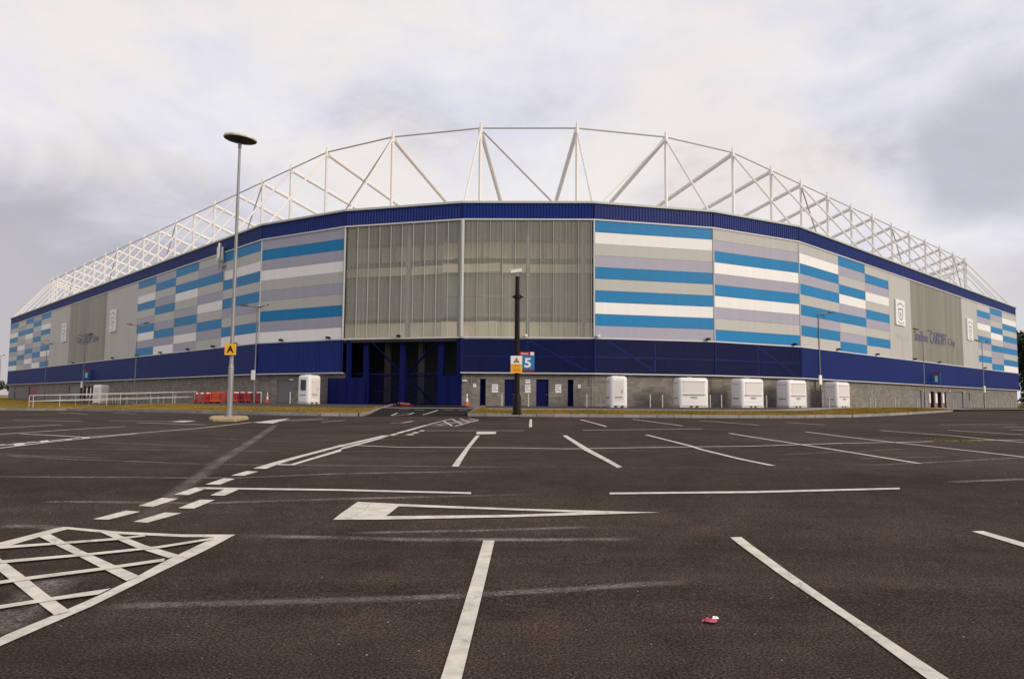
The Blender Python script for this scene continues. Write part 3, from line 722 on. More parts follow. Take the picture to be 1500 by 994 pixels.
for (f, px, y) in ((F[3], 680.5, 557.5), (F[1], 427, 556), (fr, 1352.5, 572), (fr, 1391, 573), (fr, 1412, 574), (fl, 185.5, 558)):
    s = f.s_at(px, 3, -.2); z = zpix(f, s, -.2, y); m = MB(); f.box(m, s-.2, s+.2, -.3, -.12, z-.06, z+.06); m.obj('bulkhead_lamp', M['white'], stad, bevel=.03)
for px, f in ((690, F[3]), (864, F[3]), (1041, F[4])):
    s = f.s_at(px, 3, -.25); m = MB(); m.tube(f.p(s, -.26, 2.5), f.p(s, -.26, ZB-.1), .04, 6); m.obj('downpipe', M['conc'], stad)
# antennas on the left parapet
sA = fl.s_at(326, 16, .3); e = empty('phone_antenna_array', fl.p(sA, .3, 14.3), 0, 'three white phone antenna panels on poles at the left parapet', 'antenna')
for dx, dz, hh, o in ((-.42, -.12, 1.45, .55), (-.02, 0, 1.35, .25), (.36, .12, 1.5, .75)):
    m = MB(); m.tube(fl.p(sA+dx, o-.12, 14.2+dz), fl.p(sA+dx, o-.12, 16.6+dz), .035, 6); m.obj('pole', M['galv'], e)
    fl.box(m := MB(), sA+dx-.13, sA+dx+.13, o, o+.12, 15.15+dz, 15.15+dz+hh); m.obj('antenna_panel', M['white'], e, bevel=.03)
fl.box(m := MB(), sA-.5, sA+.45, .05, .2, 14.5, 14.6); fl.box(m, sA-.45, sA-.38, .05, .6, 15.0, 15.07); fl.box(m, sA+.3, sA+.37, .05, .7, 15.0, 15.07); m.obj('bracket', M['galv'], e)
for dx in (-.3, .2): m = MB(); m.tube(fl.p(sA+dx, .14, 12.9), fl.p(sA+dx, .14, 14.5), .03, 6); m.obj('cable', M['galv'], e)

# ------------------------------------------------------------------ roof trusses
ZN = 26.25
D0 = offs(6.91)
nodes = []      # (pos2d, inward2d)
ul = F[0].u; ur = F[6].u
cl = D0[1]; crn = D0[6]
for k in range(16, -1, -1): nodes.append((cl-ul*(7.65+7.0*k), -F[0].n))
for i in range(1, 7):
    b = (-F[i-1].n-F[i].n).normalized(); nodes.append((D0[i], b))
for k in range(0, 11): nodes.append((crn+ur*(8.05+7.2*k), -F[6].n))
# carry on round the two far corners
pre = []
for i in (0, NF-1, NF-2): b = (-F[i-1].n-F[i].n).normalized(); pre.append((D0[i], b))
nodes = pre[::-1]+nodes
for i in (7, 8, 9): b = (-F[i-1].n-F[i].n).normalized(); nodes.append((D0[i], b))
V = lambda p, z: Vector((p.x, p.y, z))
for k, (p, b) in enumerate(nodes):
    corner = 20 <= k <= 25
    m = MB(); m.tube(V(p, 16.9), V(p, ZN+.12), .155, 8); m.tube(V(p, ZN+.12), V(p, ZN+.5), .10, 8); m.tube(V(p, ZN-.5), V(p, ZN+.02), .22, 8)
    post = m.obj('roof_post', M['tube'], stad, smooth=True)
    m = MB(); m.tube(V(p, ZN-.15), V(p+b*21, 19.3), .215, 8); m.obj('rafter', M['tube'], post, smooth=True)
    m = MB(); m.tube(V(p, ZN-.2), V(p-b*6.5, 17.5), .10, 8); m.obj('front_strut', M['tube'], post, smooth=True)
    if k+1 < len(nodes):
        q = nodes[k+1][0]; m = MB(); m.tube(V(p, ZN), V(q, ZN), .075, 6); m.obj('top_tie', M['tie'], post)
    if k in (22, 27, 31, 35):
        m = MB(); m.tube(V(p, ZN-.1), V(nodes[k+1][0], 17), .085, 6); m.obj('cross_brace', M['tie'], post)
    if k in (21, 24, 14, 18, 10, 6):
        m = MB(); m.tube(V(p, ZN-.1), V(nodes[k-1][0], 17), .085 if k != 24 else .07, 6); m.obj('cross_brace', M['tie' if k != 24 else 'tube'], post)

# ------------------------------------------------------------------ verges, apron, kerbs
apr = [(-140, 200), (-140, 150), (-62, 62.5), (-43, 52)]
kerbL = [onto(x, y) for (x, y) in ((0, 600.5), (100, 601), (200, 603), (300, 605.5), (400, 607.5), (480, 609), (528, 609.3))]
XL0, XL1 = onto(528, 609.3), onto(579, 599)   # road mouth, left side
XR0, XR1 = onto(685, 609.0), onto(709, 601)
kerbR = [onto(x, y) for (x, y) in ((685, 609.2), (757, 609.8), (900, 611), (1050, 612), (1160, 612), (1250, 610.8), (1300, 608.6), (1340, 606.3), (1372, 604.2), (1395, 602.6))]
v2 = lambda p: Vector((p.x, p.y))
# apron: one sheet hugging the stadium (runs under the verges' back edge)
Fo = lambda d: offs(-d)
apL = Fo(9.5)
ap_poly = [v2(kerbL[-1])+Vector((.2, 5.2)), ]
def g2(x, y): return G2(x, y)
def G2v(x, y): return max(G2(x, y), G(x, y)+.10)
# left verge: kerb line -> back line 3.2 m off the wall
back = offs(-4.2)
LW0 = F[0].a - F[0].u*25
kl = [Vector((-95, 72)), Vector((-60, 66))]+[v2(p) for p in kerbL]
bl0 = back[1]; 
verL = kl + [v2(XL1)] + [Vector((-9.3, 47.6)), Vector((-20, 50.5)), back[1]+Vector((-1, -6)), back[1]+Vector((-4.2, -1.5))]
tL = [back[1]-F[0].u*d for d in (6, 20, 45, 80, 118)]
verL += tL + [Vector((-125, 158)), Vector((-135, 120))]
# apron polygon
outer = [Vector((-140, 190)), Vector((-140, 118))]+kl+[v2(XL1)]
road_in = [Vector((XL1.x-.4, XL1.y)), ]
apoly = [Vector((-140, 185)), Vector((-136, 118))] + kl[:1] + kl[1:] + [v2(XL1), Vector((XL1.x+.3, XL1.y+1.6)), Vector((XR1.x, XL1.y+1.6)), v2(XR1), Vector((XR0.x, XR0.y))]
apoly += [v2(p) for p in kerbR[1:]] + [Vector((60, 96)), Vector((82, 117)), Vector((110, 140)), Vector((125, 180))]
hole = offs(1.0)
apoly += [Vector((20, 185)), Vector((20, 120)), Vector((1, 66)), Vector((-20, 120)), Vector((-20, 185))]
KY = sorted([(p.x, p.y) for p in kl]+[(p.x, p.y) for p in kerbR]+[(60, 94), (82, 115), (110, 138)])
def kerb_y(x):
    if x <= KY[0][0]: return KY[0][1]
    for (a, ya), (b, yb) in zip(KY, KY[1:]):
        if x <= b: return ya+(yb-ya)*(x-a)/max(1e-6, b-a)
    return KY[-1][1]
def G2v(x, y):
    g = G(x, y); return max(g+.03, min(max(G2(x, y), g+.10), g+.11+.055*max(0, y-kerb_y(x))))
clip_grid(apoly, lambda x, y: G2v(x, y), 2, 'stadium_apron', M['apron'], kind='structure')
gl = clip_grid(verL, lambda x, y: G2v(x, y)+.035, 1, 'left_grass_verge', M['grass'], kind='structure')
kr = [v2(p) for p in kerbR]
verR = [v2(XR1)]+kr+[Vector((kr[-1].x+1.5, kr[-1].y+3)), Vector((kr[-2].x-1.0, kr[-2].y+4)), Vector((kr[-3].x-1.2, kr[-3].y+4.6)), Vector((kr[-4].x-1.2, kr[-4].y+5)), Vector((kr[-5].x-1, 49)), Vector((14, 47.6)), Vector((-1.5, 47.2))]
gr = clip_grid(verR, lambda x, y: G2v(x, y)+.035, 1, 'right_grass_verge', M['grass'], kind='structure')
# pale paving edge behind the verges
def strip(pts, w_, fn, off, name, mt, kind='structure', label=None):
    bm = MB(); n = []
    for i, p in enumerate(pts):
        d = (pts[min(i+1, len(pts)-1)]-pts[max(i-1, 0)]).normalized(); n.append(Vector((-d.y, d.x)))
    dense = []
    for i in range(len(pts)-1):
        k = max(1, int((pts[i+1]-pts[i]).length/1.0))
        for j in range(k): dense.append((pts[i].lerp(pts[i+1], j/k), n[i].lerp(n[i+1], j/k)))
    dense.append((pts[-1], n[-1])); vs = []
    ww = w_ if callable(w_) else (lambda t: w_)
    for q, (p, nn) in enumerate(dense):
        h = ww(q/(len(dense)-1))/2
        for s in (-1, 1): a = p+nn*h*s; vs.append((a.x, a.y, fn(a.x, a.y)+off))
    bm.add(vs, [(2*i, 2*i+2, 2*i+3, 2*i+1) for i in range(len(dense)-1)])
    o = bm.obj(name, mt); o['kind'] = kind
    uv = o.data.uv_layers.new(name='across')
    nd = len(dense)
    for lp in o.data.loops: uv.data[lp.index].uv = (float(lp.vertex_index % 2), (lp.vertex_index//2)/(nd-1))
    if label: o['label'] = label
    return o
pvp = [Vector((-1.6, 48.4)), Vector((14, 48.8)), Vector((kr[-5].x-1.6, 50.2)), Vector((kr[-4].x-2, kr[-4].y+6.2)), Vector((kr[-3].x-2, kr[-3].y+5.6)), Vector((kr[-2].x-1.8, kr[-2].y+5)), Vector((kr[-1].x+1, kr[-1].y+4.2)), Vector((62, 92)), Vector((84, 113))]
strip(pvp, 2.2, G2v, .05, 'footpath', M['pave'])
strip([Vector((-9.2, 48.8)), Vector((-1.6, 48.4))], 1.2, G2v, .052, 'footpath', M['pave'])
# access road into the gate
rl0, rl1 = v2(XL0)+Vector((.15, 0)), v2(XL1)+Vector((.15, 0)); rr0, rr1 = v2(XR0)-Vector((.15, 0)), v2(XR1)-Vector((.15, 0))
def Groad(x, y):
    k = ss((y-rl0.y-.5)/9); return (G(x, y)+.008)*(1-k)+(G2v(x, y)+.03)*k
clip_grid([rl0, rl1, Vector((rl1.x+.5, 49)), Vector((-10, 57)), Vector((-4, 57)), Vector((rr1.x, 49)), rr1, rr0], Groad, 1, 'access_road', M['newtar'], .01, kind='structure')
# kerb stones, one by one
kproto = MB(); kproto.box(-.445, .445, -.07, .07, -.22, .0); kme = kproto.mesh('kerb_stone', M['kerb'])
def kerbrun(pts, fn, parent, top=.035, step=.915, side=0, material=None):
    L_ = [0]
    for a, b in zip(pts, pts[1:]): L_.append(L_[-1]+(b-a).length)
    n = int(L_[-1]/step)
    for k in range(n):
        t = (k+.5)*step; j = max(i for i in range(len(L_)) if L_[i] <= t); j = min(j, len(pts)-2)
        p = pts[j].lerp(pts[j+1], (t-L_[j])/(L_[j+1]-L_[j])); d = (pts[j+1]-pts[j]).normalized()
        o = bpy.data.objects.new('kerb_stone', kme); COL.objects.link(o)
        z = fn(p.x, p.y)+top+random.uniform(-.006, .006)
        o.matrix_world = Matrix.Translation((p.x, p.y, z)) @ Matrix.Rotation(math.atan2(d.y, d.x)+random.uniform(-.008, .008), 4, 'Z')
        o.matrix_basis = o.matrix_world.copy(); attach(o, parent)
kerbrun(kl[1:], G2v, gl, .06); kerbrun([v2(XL0), v2(XL1)], G2v, gl, .06)
kerbrun([v2(XR1)-Vector((.07, 0)), v2(XR0)], G2v, gr, .06); kerbrun(kr, G2v, gr, .06)
# short dry grass blades
def blades(poly, n, name, parent_label):
    xs_ = [p.x for p in poly]; ys_ = [p.y for p in poly]; rng = np.random.RandomState(5)
    def inside(x, y):
        c = False; j = len(poly)-1
        for i in range(len(poly)):
            if (poly[i].y > y) != (poly[j].y > y) and x < (poly[j].x-poly[i].x)*(y-poly[i].y)/(poly[j].y-poly[i].y)+poly[i].x: c = not c
            j = i
        return c
    vs = []; fs = []; k = 0; tries = 0
    while k < n and tries < n*12:
        tries += 1
        y = min(ys_)+(max(ys_)-min(ys_))*rng.rand()**1.6; x = min(xs_)+(max(xs_)-min(xs_))*rng.rand()
        if abs(x) > y*.75 or not inside(x, y): continue
        z = G2v(x, y)+.03; h = .03+.06*rng.rand(); a = rng.rand()*6.28; w_ = .02+.02*rng.rand(); dx, dy = math.cos(a)*w_, math.sin(a)*w_
        vs += [(x-dx, y-dy, z), (x+dx, y+dy, z), (x+(rng.rand()-.5)*.05, y+(rng.rand()-.5)*.05, z+h)]; fs.append((3*k, 3*k+1, 3*k+2)); k += 1
    m = MB(); m.v = vs; m.f = fs
    o = m.obj(name, M['grass']); tag(o, parent_label, 'grass', kind='stuff')
blades(verL, 30000, 'grass', 'short dry grass on the left verge before the stadium')
blades(verR, 30000, 'grass', 'short dry grass on the long verge behind the black pole')

# ------------------------------------------------------------------ painted markings
def pxs(sc, ox, oy, pts): return [(ox+x/sc, oy+y/sc) for x, y in pts]
def mark(polys, name='road_marking', mt='line', off=.008, label=None):
    obs = []
    for poly in polys:
        w3 = [onto(x, y) for x, y in poly]; w2 = []
        for p in w3:
            if not w2 or (w2[-1]-v2(p)).length > .004: w2.append(v2(p))
        if len(w2) < 3: continue
        try: obs.append(clip_grid(w2, G, 1, name, M[mt], off, kind='structure', label=label))
        except Exception as ex: print('mark fail', ex, poly)
    return merge(obs, name) if len(obs) > 1 else (obs[0] if obs else None)
def pline(pts, w_=.105, name='bay_line', mt='line', off=.008, fn=G, label=None):
    return strip([v2(onto(x, y, fn)) for x, y in pts], w_, fn, off, name, M[mt], label=label)
mark([[(708, 792), (724.5, 792), (676.5, 994), (651, 1100), (613, 1100), (646, 994)]], 'bay_line')
mark([[(1069.5, 787.6), (1086, 787), (1165.5, 845.5), (1260, 910), (1387.5, 994), (1560, 1100), (1500, 1100), (1356, 994), (1242, 910), (1149, 847)]], 'bay_line')
mark([[(1423.8, 778.6), (1440, 778), (1500, 795.4), (1640, 836), (1640, 845), (1500, 802)]], 'bay_line')
mark([[(893, 721.8), (1100, 719.6), (1318, 714.6), (1318, 716.8), (1100, 722.4), (893, 724.2)]], 'bay_line')
mark([[(286, 713.9), (500, 716.8), (690, 721.3), (690, 723.8), (500, 719.2), (296, 716.6)]], 'bay_line')
mark([[(488, 761.7), (500, 752), (524, 735.4), (584, 738.4), (584, 742), (565.6, 756.4), (562, 761.4)],
      [(584, 738.4), (750, 745), (967, 751), (848, 751), (750, 747.6), (584, 742)],
      [(565.6, 756.4), (750, 754.4), (848, 751), (967, 751), (750, 757.8), (562, 761.4)]], 'give_way_triangle')
D = lambda *p: pxs(3.75, 100, 600, p)
for q in (D((135, 603), (315, 556), (395, 562), (220, 606)), D((385, 530), (515, 486), (605, 490), (465, 535)), D((582, 467), (700, 427), (765, 432), (660, 470)),
          D((752, 412), (855, 378), (915, 381), (832, 413)), D((895, 363), (980, 338), (1045, 341), (965, 364)),
          D((357, 617), (530, 566), (622, 570), (435, 622)), D((603, 543), (725, 495), (805, 497), (690, 545)), D((780, 472), (865, 435), (942, 437), (858, 474))):
    mark([q], 'lane_dash')
C3 = lambda *p: pxs(5, 450, 590, p)
mark([[D((1015, 324))[0], D((1100, 298))[0], D((1300, 245))[0], D((1500, 193))[0]] + C3((250, 310), (550, 239), (610, 238)) + C3((550, 250), (250, 322)) + [D((1500, 203))[0], D((1300, 257))[0], D((1150, 302))[0], D((1085, 326))[0]]], 'lane_line')
mark([[D((1150, 299))[0], D((1220, 301))[0], D((1350, 262))[0], D((1500, 215))[0]] + C3((250, 330), (450, 277), (600, 240)) + C3((550, 260), (370, 311), (250, 342)) + [D((1500, 229))[0], D((1350, 272))[0], D((1240, 306))[0], D((1150, 305))[0]]], 'lane_line')
for q in (C3((595, 238), (640, 225), (672, 227), (630, 240)), C3((648, 221), (700, 207), (730, 208), (680, 223)), C3((700, 208), (860, 163), (880, 165), (735, 209)),
          C3((718, 235), (745, 228), (790, 230), (770, 237)), C3((760, 222), (790, 213), (825, 215), (800, 223)), C3((815, 206), (835, 200), (865, 202), (850, 208)),
          C3((1238, 216), (1250, 211), (1385, 211), (1380, 228), (1240, 230))): mark([q], 'lane_dash')
# small hatched island near the access road
for q in (C3((870, 165), (960, 140), (1060, 117), (1185, 113), (1255, 127), (1080, 172), (870, 165)),
          C3((930, 160), (1215, 121)), C3((960, 167), (1235, 128)), C3((1000, 133), (1060, 169)), C3((1060, 119), (1135, 157)), C3((1120, 115), (1190, 142))): pline(q, .075, 'hatched_marking')
# bay lines of the second row
mark([C3((1060, 466), (1110, 468), (1195, 325), (1264, 240), (1235, 240), (1165, 325))], 'bay_line')
C4 = lambda *p: pxs(3.75, 720, 590, p); C5 = lambda *p: pxs(3.75, 1100, 590, p)
mark([C4((390, 180), (412, 178), (535, 253), (718, 354), (690, 358), (505, 258))], 'bay_line')
for q in (C4((850, 175), (1090, 236), (1150, 256), (1370, 310))+C5((122, 346)), C4((1308, 167))+C5((300, 233), (928, 334)), C5((300, 159), (760, 214), (1500, 298), (1700, 322)),
          C5((708, 152), (1100, 180), (1500, 218), (1700, 236)), C5((1082, 150), (1500, 175), (1700, 188)),
          C4((216, 90), (214, 133)), C4((490, 92), (630, 130)), C4((775, 90), (1050, 126)), C4((1140, 97), (1470, 122)), C5((200, 107), (405, 121)),
          C3((370, 313), (670, 325), (1500, 330))+C4((400, 253), (1100, 242))+C5((0, 238), (500, 222), (800, 217), (1005, 212)),
          C5((1070, 209), (1300, 205), (1500, 203)), C4((500, 150), (900, 146), (1160, 143)), C5((1035, 120), (1300, 118), (1460, 119)), C5((1390, 134), (1520, 134)),
          C5((1430, 149), (1520, 149)), C5((1100, 42+15), (1310, 55)), C4((78, 88), (150, 89)), C4((0, 153), (180, 153))):
    pline(q)
pline(C3((870, 203), (1500, 204))+C4((60, 153)), .08)
C8 = lambda *p: pxs(5, 0, 585, p)
for q in (C8((-60, 345), (0, 337), (400, 300), (620, 277), (1100, 240), (1500, 207))+[(367, 618.7), (420, 615.5), (473, 612.8)], C8((-60, 365), (0, 357), (400, 308), (620, 287), (1000, 251)),
          C8((-60, 215), (0, 210), (450, 185)), C8((-40, 258), (0, 255), (500, 222), (920, 198)), C8((150, 252), (400, 264), (600, 276)),
          C8((100, 152), (600, 160)), C8((800, 155), (1400, 162)), C8((1000, 170), (1500, 185)), C8((430, 95), (640, 107)), C8((830, 98), (1000, 105)),
          C8((0, 330), (110, 335), (160, 322), (260, 310)), [(390, 617.5), (440, 616), (480, 614)], [(471, 618), (505, 615.5)]):
    pline(q, .1, 'lane_line')
for q in (C8((90, 325), (160, 318), (190, 330), (110, 340)), C8((290, 305), (350, 298), (360, 310), (300, 316)), C8((480, 292), (540, 284), (520, 298), (470, 302)), C8((600, 280), (660, 273), (650, 286), (600, 290)),
          C8((1250, 163), (1330, 155), (1440, 156), (1350, 166)), [(372, 619), (400, 615), (425, 613), (400, 620)]): mark([q], 'lane_dash')
# road markings on the access road (small give-way triangle, centre line, stop dashes)
def gate_mark(pts, w_=.1): pline(pts, w_, 'gate_marking', 'line', .022, Groad)
K = lambda *p: pxs(6.52, 470, 480, p)
gate_mark(K((670, 840), (730, 815), (890, 815))); gate_mark(K((680, 842), (840, 830), (890, 815))); gate_mark(K((975, 832), (1120, 788)))
for a in ((745, 850, 782), (890, 990, 785), (1170, 1270, 786), (1310, 1400, 787)): gate_mark(K((a[0], a[2]), (a[1], a[2]+1)), .14)
pline(K((670, 910), (780, 908), (880, 892)), .12, 'lane_line')
# big hatched box, bottom left
H = lambda *p: pxs(3.75, 0, 740, p)
mark([H((-120, 238), (0, 207), (170, 164), (300, 130), (345, 121), (378, 122), (372, 134), (330, 144), (170, 190), (0, 240), (-120, 272)),
      H((378, 122), (640, 146), (1000, 162), (1293, 163), (1270, 172), (1200, 178), (1000, 176), (640, 160), (372, 134)),
      H((1293, 163), (1130, 250), (900, 360), (500, 560), (250, 668), (0, 778), (-150, 842), (-150, 795), (0, 733), (30, 717), (290, 610), (540, 500), (720, 412), (900, 312), (1100, 216), (1180, 178), (1270, 172)),
      ], 'hatched_box')
mark([H((215, 178), (270, 160), (440, 250), (765, 395), (695, 422), (400, 270)), H((545, 150), (610, 150), (800, 225), (988, 280), (925, 295), (740, 235))], 'hatched_box_bar', off=.0125)
mark([H((-120, 205), (0, 298), (120, 385), (250, 490), (385, 590), (298, 612), (180, 520), (60, 420), (0, 372), (-120, 290))], 'hatched_box_bar', off=.0125)
for q in (H((-100, 240), (0, 232), (290, 213), (620, 188), (790, 170), (800, 178), (640, 198), (290, 225), (0, 247), (-100, 256)),
          H((-100, 320), (0, 312), (500, 270), (870, 232), (1175, 184), (1160, 197), (880, 243), (500, 283), (0, 328), (-100, 338)),
          H((-100, 440), (0, 425), (150, 402), (560, 350), (905, 300), (900, 316), (560, 366), (150, 420), (0, 442), (-100, 458)),
          H((-100, 575), (0, 560), (300, 513), (610, 466), (540, 500), (300, 532), (0, 580), (-100, 597))):
    mark([q], 'hatched_box_bar', off=.017)
# blasted-off old lines
def ghost(pts, w_): pline(pts, w_*1.12, 'erased_line', 'ghost', .004)
ghost([(133, 889.5), (330, 884), (620, 875.5), (850, 862), (1018, 851)], .16); ghost([(343, 784), (620, 790.5), (800, 790.5), (948, 789.5)], .17)
ghost([(500, 781), (720, 776.5), (878, 771.5)], .12); ghost([(60, 735), (100, 734.7), (300, 737), (500, 730.7), (620, 728), (790, 723.5)], .14)
ghost([(-20, 698), (100, 698.7), (340, 700), (500, 693.5), (733, 690)], .14); ghost([(-20, 666), (100, 672.5), (313, 680), (393, 681), (660, 683.4), (792, 684.7)], .14)
ghost([(-10, 656), (100, 657), (446, 662)], .14); ghost([(0, 665), (60, 668), (160, 671)], .13); ghost([(300, 641), (400, 646), (630, 643)], .13); ghost([(150, 648), (330, 655)], .13); ghost([(380, 634), (500, 639), (640, 638)], .12)
ghost([(405, 621), (360, 652), (303, 690), (265, 717), (225, 748), (190, 772)], .26)
ghost([(1231, 683), (1350, 678), (1500, 670), (1560, 667)], .16); ghost([(1380, 706.5), (1500, 701.5), (1560, 699)], .18); ghost([(1129, 666.8), (1340, 656.7)], .14)
ghost([(0, 770), (60, 771.5), (90, 774)], .2); ghost([(90, 846), (60, 868), (20, 905), (-20, 935)], .35); ghost([(450, 663), (560, 660), (760, 660)], .1); ghost([(1250, 672), (1400, 668)], .1)
pline([(415, 697), (417, 712), (440, 735), (480, 752)], .14, 'tyre_scuff', 'scar', .006)
pline([(0, 756), (30, 745), (62, 731)], .05, 'crack_seal', 'scar', .006); pline([(900, 742), (985, 741), (1090, 735)], .07, 'crack_seal', 'scar', .006)

# ------------------------------------------------------------------ lamp with disc head on kerbed island
ip = onto(337, 614.5); Y0 = ip.y+1.0
isl = [v2(onto(x, y)) for x, y in ((306, 614.5), (312, 616.5), (345, 617), (364, 614), (362, 611.5), (338, 610.5), (310, 611.5))]
m = MB(); zi = G(isl[2].x, isl[2].y); n_ = len(isl)
cc = sum(isl, Vector((0, 0)))/n_
m.add([(p.x, p.y, zi-.05) for p in isl]+[(p.x, p.y, zi+.11) for p in isl], [(i, (i+1) % n_, n_+(i+1) % n_, n_+i) for i in range(n_)]+[tuple(range(n_, 2*n_))])
o = m.obj('kerbed_island', M['ykerb'], bevel=.03); tag(o, 'low weathered yellow kerbed island round the foot of the tall disc lamp', 'traffic island')
base = at_depth(337, 600, Y0+.15); bz = zi+.105
topp = at_depth(351.5, 209, Y0+.15); 
lamp = empty('disc_street_lamp', (base.x, base.y, bz), 0, 'tall grey lamp post with a flat round disc head and yellow A sign', 'street lamp')
bx_ = base.x-.02; tpx = topp.x
m = MB(); m.tube((bx_, base.y, bz), (bx_, base.y, bz+.05), .22, 16); m.obj('base_plate', M['galv'], lamp)
kx = (tpx-bx_)/(topp.z-bz); ax_ = lambda z: (bx_+kx*(z-bz), base.y, z)
m = MB(); m.tube(ax_(bz+.05), ax_(bz+2.1), .118, 16); m.tube(ax_(bz+2.1), ax_(bz+2.25), .118, 16, .088); m.tube(ax_(bz+2.25), ax_(topp.z), .086, 16, .052); m.obj('pole', M['galv'], lamp, smooth=True)
m = MB(); m.box(bx_-.05, bx_+.05, base.y-.135, base.y-.10, bz+.6, bz+1.2); m.obj('access_door', M['galv'], lamp)
hd = Vector(ax_(topp.z)); hdo = empty('lamp_head_pivot', hd) if False else None
def tilt(vs, c, ax, ay): 
    R_ = Matrix.Rotation(ay, 3, 'Y') @ Matrix.Rotation(ax, 3, 'X'); return [tuple(c+R_ @ (Vector(v)-c)) for v in vs]
m = MB(); m.lathe(hd, [(.12, .10), (.66, .12), (.70, .13), (.715, .17), (.69, .24), (.45, .32), (.1, .34)], 36); m.v = tilt(m.v, hd, .03, math.radians(5)); head = m.obj('disc_head', M['mossy'], lamp, smooth=True)
m = MB(); m.lathe(hd, [(.08, -.02), (.3, .055), (.655, .105), (.66, .118), (.1, .118)], 36); m.v = tilt(m.v, hd, .03, math.radians(5)); m.obj('underside', M['lampdark'], head, smooth=True)
m = MB(); m.tube(hd-Vector((0, 0, .25)), hd+Vector((0, 0, .1)), .075, 12); m.obj('neck', M['galv'], lamp, smooth=True)
sp_ = at_depth(337.7, 511.5, Y0-.02); S_ = .245
m = MB(); m.box(sp_.x-S_, sp_.x+S_, sp_.y-.03, sp_.y, sp_.z-S_, sp_.z+S_); sg = m.obj('zone_sign', M['yellow'], lamp, bevel=.006)
m = MB(); put_text(m, 'A', (sp_.x-.15, sp_.y-.034, sp_.z-.15), Vector((1, 0, 0)), Z3, .30, .31, .035); m.obj('letter', M['black'], sg)
for (z, h) in ((bz+3.05, .1), (bz+2.8, .14)): m = MB(); x = ax_(z)[0]; m.tube((x, base.y, z), (x, base.y, z+h), .10, 12); m.obj('clamp_band', M['black'], lamp)

# ------------------------------------------------------------------ black camera pole
bp_ = onto(757, 607, lambda x, y: G2v(x, y)+.03); px_, py_ = bp_.x, bp_.y
zk = lambda y: at_depth(756, y, py_).z
pole = empty('camera_pole', (px_, py_, bp_.z), 0, 'black pole with white camera on top and a yellow warning sign on the verge', 'camera pole')
zb = bp_.z; z1 = zk(576)
m = MB(); m.lathe((px_, py_, zb), [(.26, 0), (.26, .06), (.21, .08), (.205, z1-zb-.18), (.17, z1-zb-.04), (.13, z1-zb)], 16); m.obj('pole_base', M['black'], pole, smooth=True)
zt = zk(405); m = MB(); m.tube((px_, py_, z1), (px_-.02, py_, zk(437)), .14, 16, .125); m.tube((px_-.02, py_, zk(437)), (px_-.02, py_, zt), .115, 16); m.obj('pole_shaft', M['black'], pole, smooth=True)
zc_ = zk(435); m = MB(); m.box(px_-.28, px_+.28, py_-.05, py_+.05, zc_-.03, zc_+.04); m.lathe((px_, py_, zc_-.1), [(.15, 0), (.18, .04), (.18, .2), (.14, .24)], 14); m.obj('crossarm', M['black'], pole)
for s in (-1, 1): m = MB(); m.lathe((px_+.24*s, py_, zc_+.02), [(.03, 0), (.05, .03), (.05, .1), (.02, .14)], 10); m.obj('crossarm_lamp', M['galv'], pole)
m = MB(); m.tube((px_-.02, py_, zt), (px_-.02, py_, zt+.14), .06, 10); m.box(px_-.1, px_+.06, py_-.07, py_+.07, zt+.1, zt+.18); m.obj('camera_bracket', M['galv'], pole)
R_ = Matrix.Rotation(math.radians(-9), 3, 'Y'); cz = Vector((px_-.08, py_, zt+.30)); m = MB(); m.box(px_-.38, px_+.20, py_-.10, py_+.10, zt+.20, zt+.36); m.box(px_-.46, px_+.20, py_-.12, py_+.12, zt+.362, zt+.39)
m.v = [tuple(cz+R_ @ (Vector(v)-cz)) for v in m.v]; hs = m.obj('camera_housing', M['white'], pole, bevel=.02)
m = MB(); m.box(px_-.40, px_-.385, py_-.08, py_+.08, zt+.215, zt+.335); m.v = [tuple(cz+R_ @ (Vector(v)-cz)) for v in m.v]; m.obj('camera_lens', M['glass'], hs)
a = at_depth(748, 546, py_-.2); b = at_depth(765, 521, py_-.2); zm = a.z+(b.z-a.z)*.53
sgn = empty('sign_mount', (0, 0, 0)) if False else None
m = MB(); m.box(a.x, b.x, a.y-.02, a.y, zm, b.z); ws = m.obj('warning_sign', M['signwhite'], pole)
m = MB(); m.box(a.x, b.x, a.y-.021, a.y, a.z, zm-.001); m.obj('lower_plate', M['amber'], ws)
cxm = (a.x+b.x)/2; hh = (b.z-zm); yy = a.y-.024
m = MB(); tri = lambda s, dz: [(cxm-.155*s, yy-dz, zm+hh*.17+(.12*(1-s))), (cxm+.155*s, yy-dz, zm+hh*.17+(.12*(1-s))), (cxm, yy-dz, zm+hh*.17+(.12*(1-s))+.27*s)]
m.add(tri(1, 0), ((0, 1, 2),)); m.obj('warning_triangle', M['black'], ws); m = MB(); m.add(tri(.68, .003), ((0, 1, 2),)); tt = m.obj('triangle_centre', M['amber'], ws)
m = MB(); m.add([(cxm-.05, yy-.006, zm+.16), (cxm+.02, yy-.006, zm+.12), (cxm+.03, yy-.006, zm+.15), (cxm-.01, yy-.006, zm+.24)], ((0, 1, 2, 3),)); m.obj('warning_symbol', M['black'], ws)
m = MB()
for k, (wd, dz) in enumerate(((.20, .06), (.16, .12), (.20, .23), (.18, .29), (.20, .35))): m.box(cxm-wd, cxm+wd, yy-.001, yy, zm-dz-.025, zm-dz)
m.obj('print', M['orange'], ws)
m = MB(); m.box(cxm-.2, cxm+.2, a.y, a.y+.04, zm+.1, zm+.14); m.box(cxm-.2, cxm+.2, a.y, a.y+.04, a.z+.1, a.z+.14); m.obj('sign_bracket', M['galv'], pole)

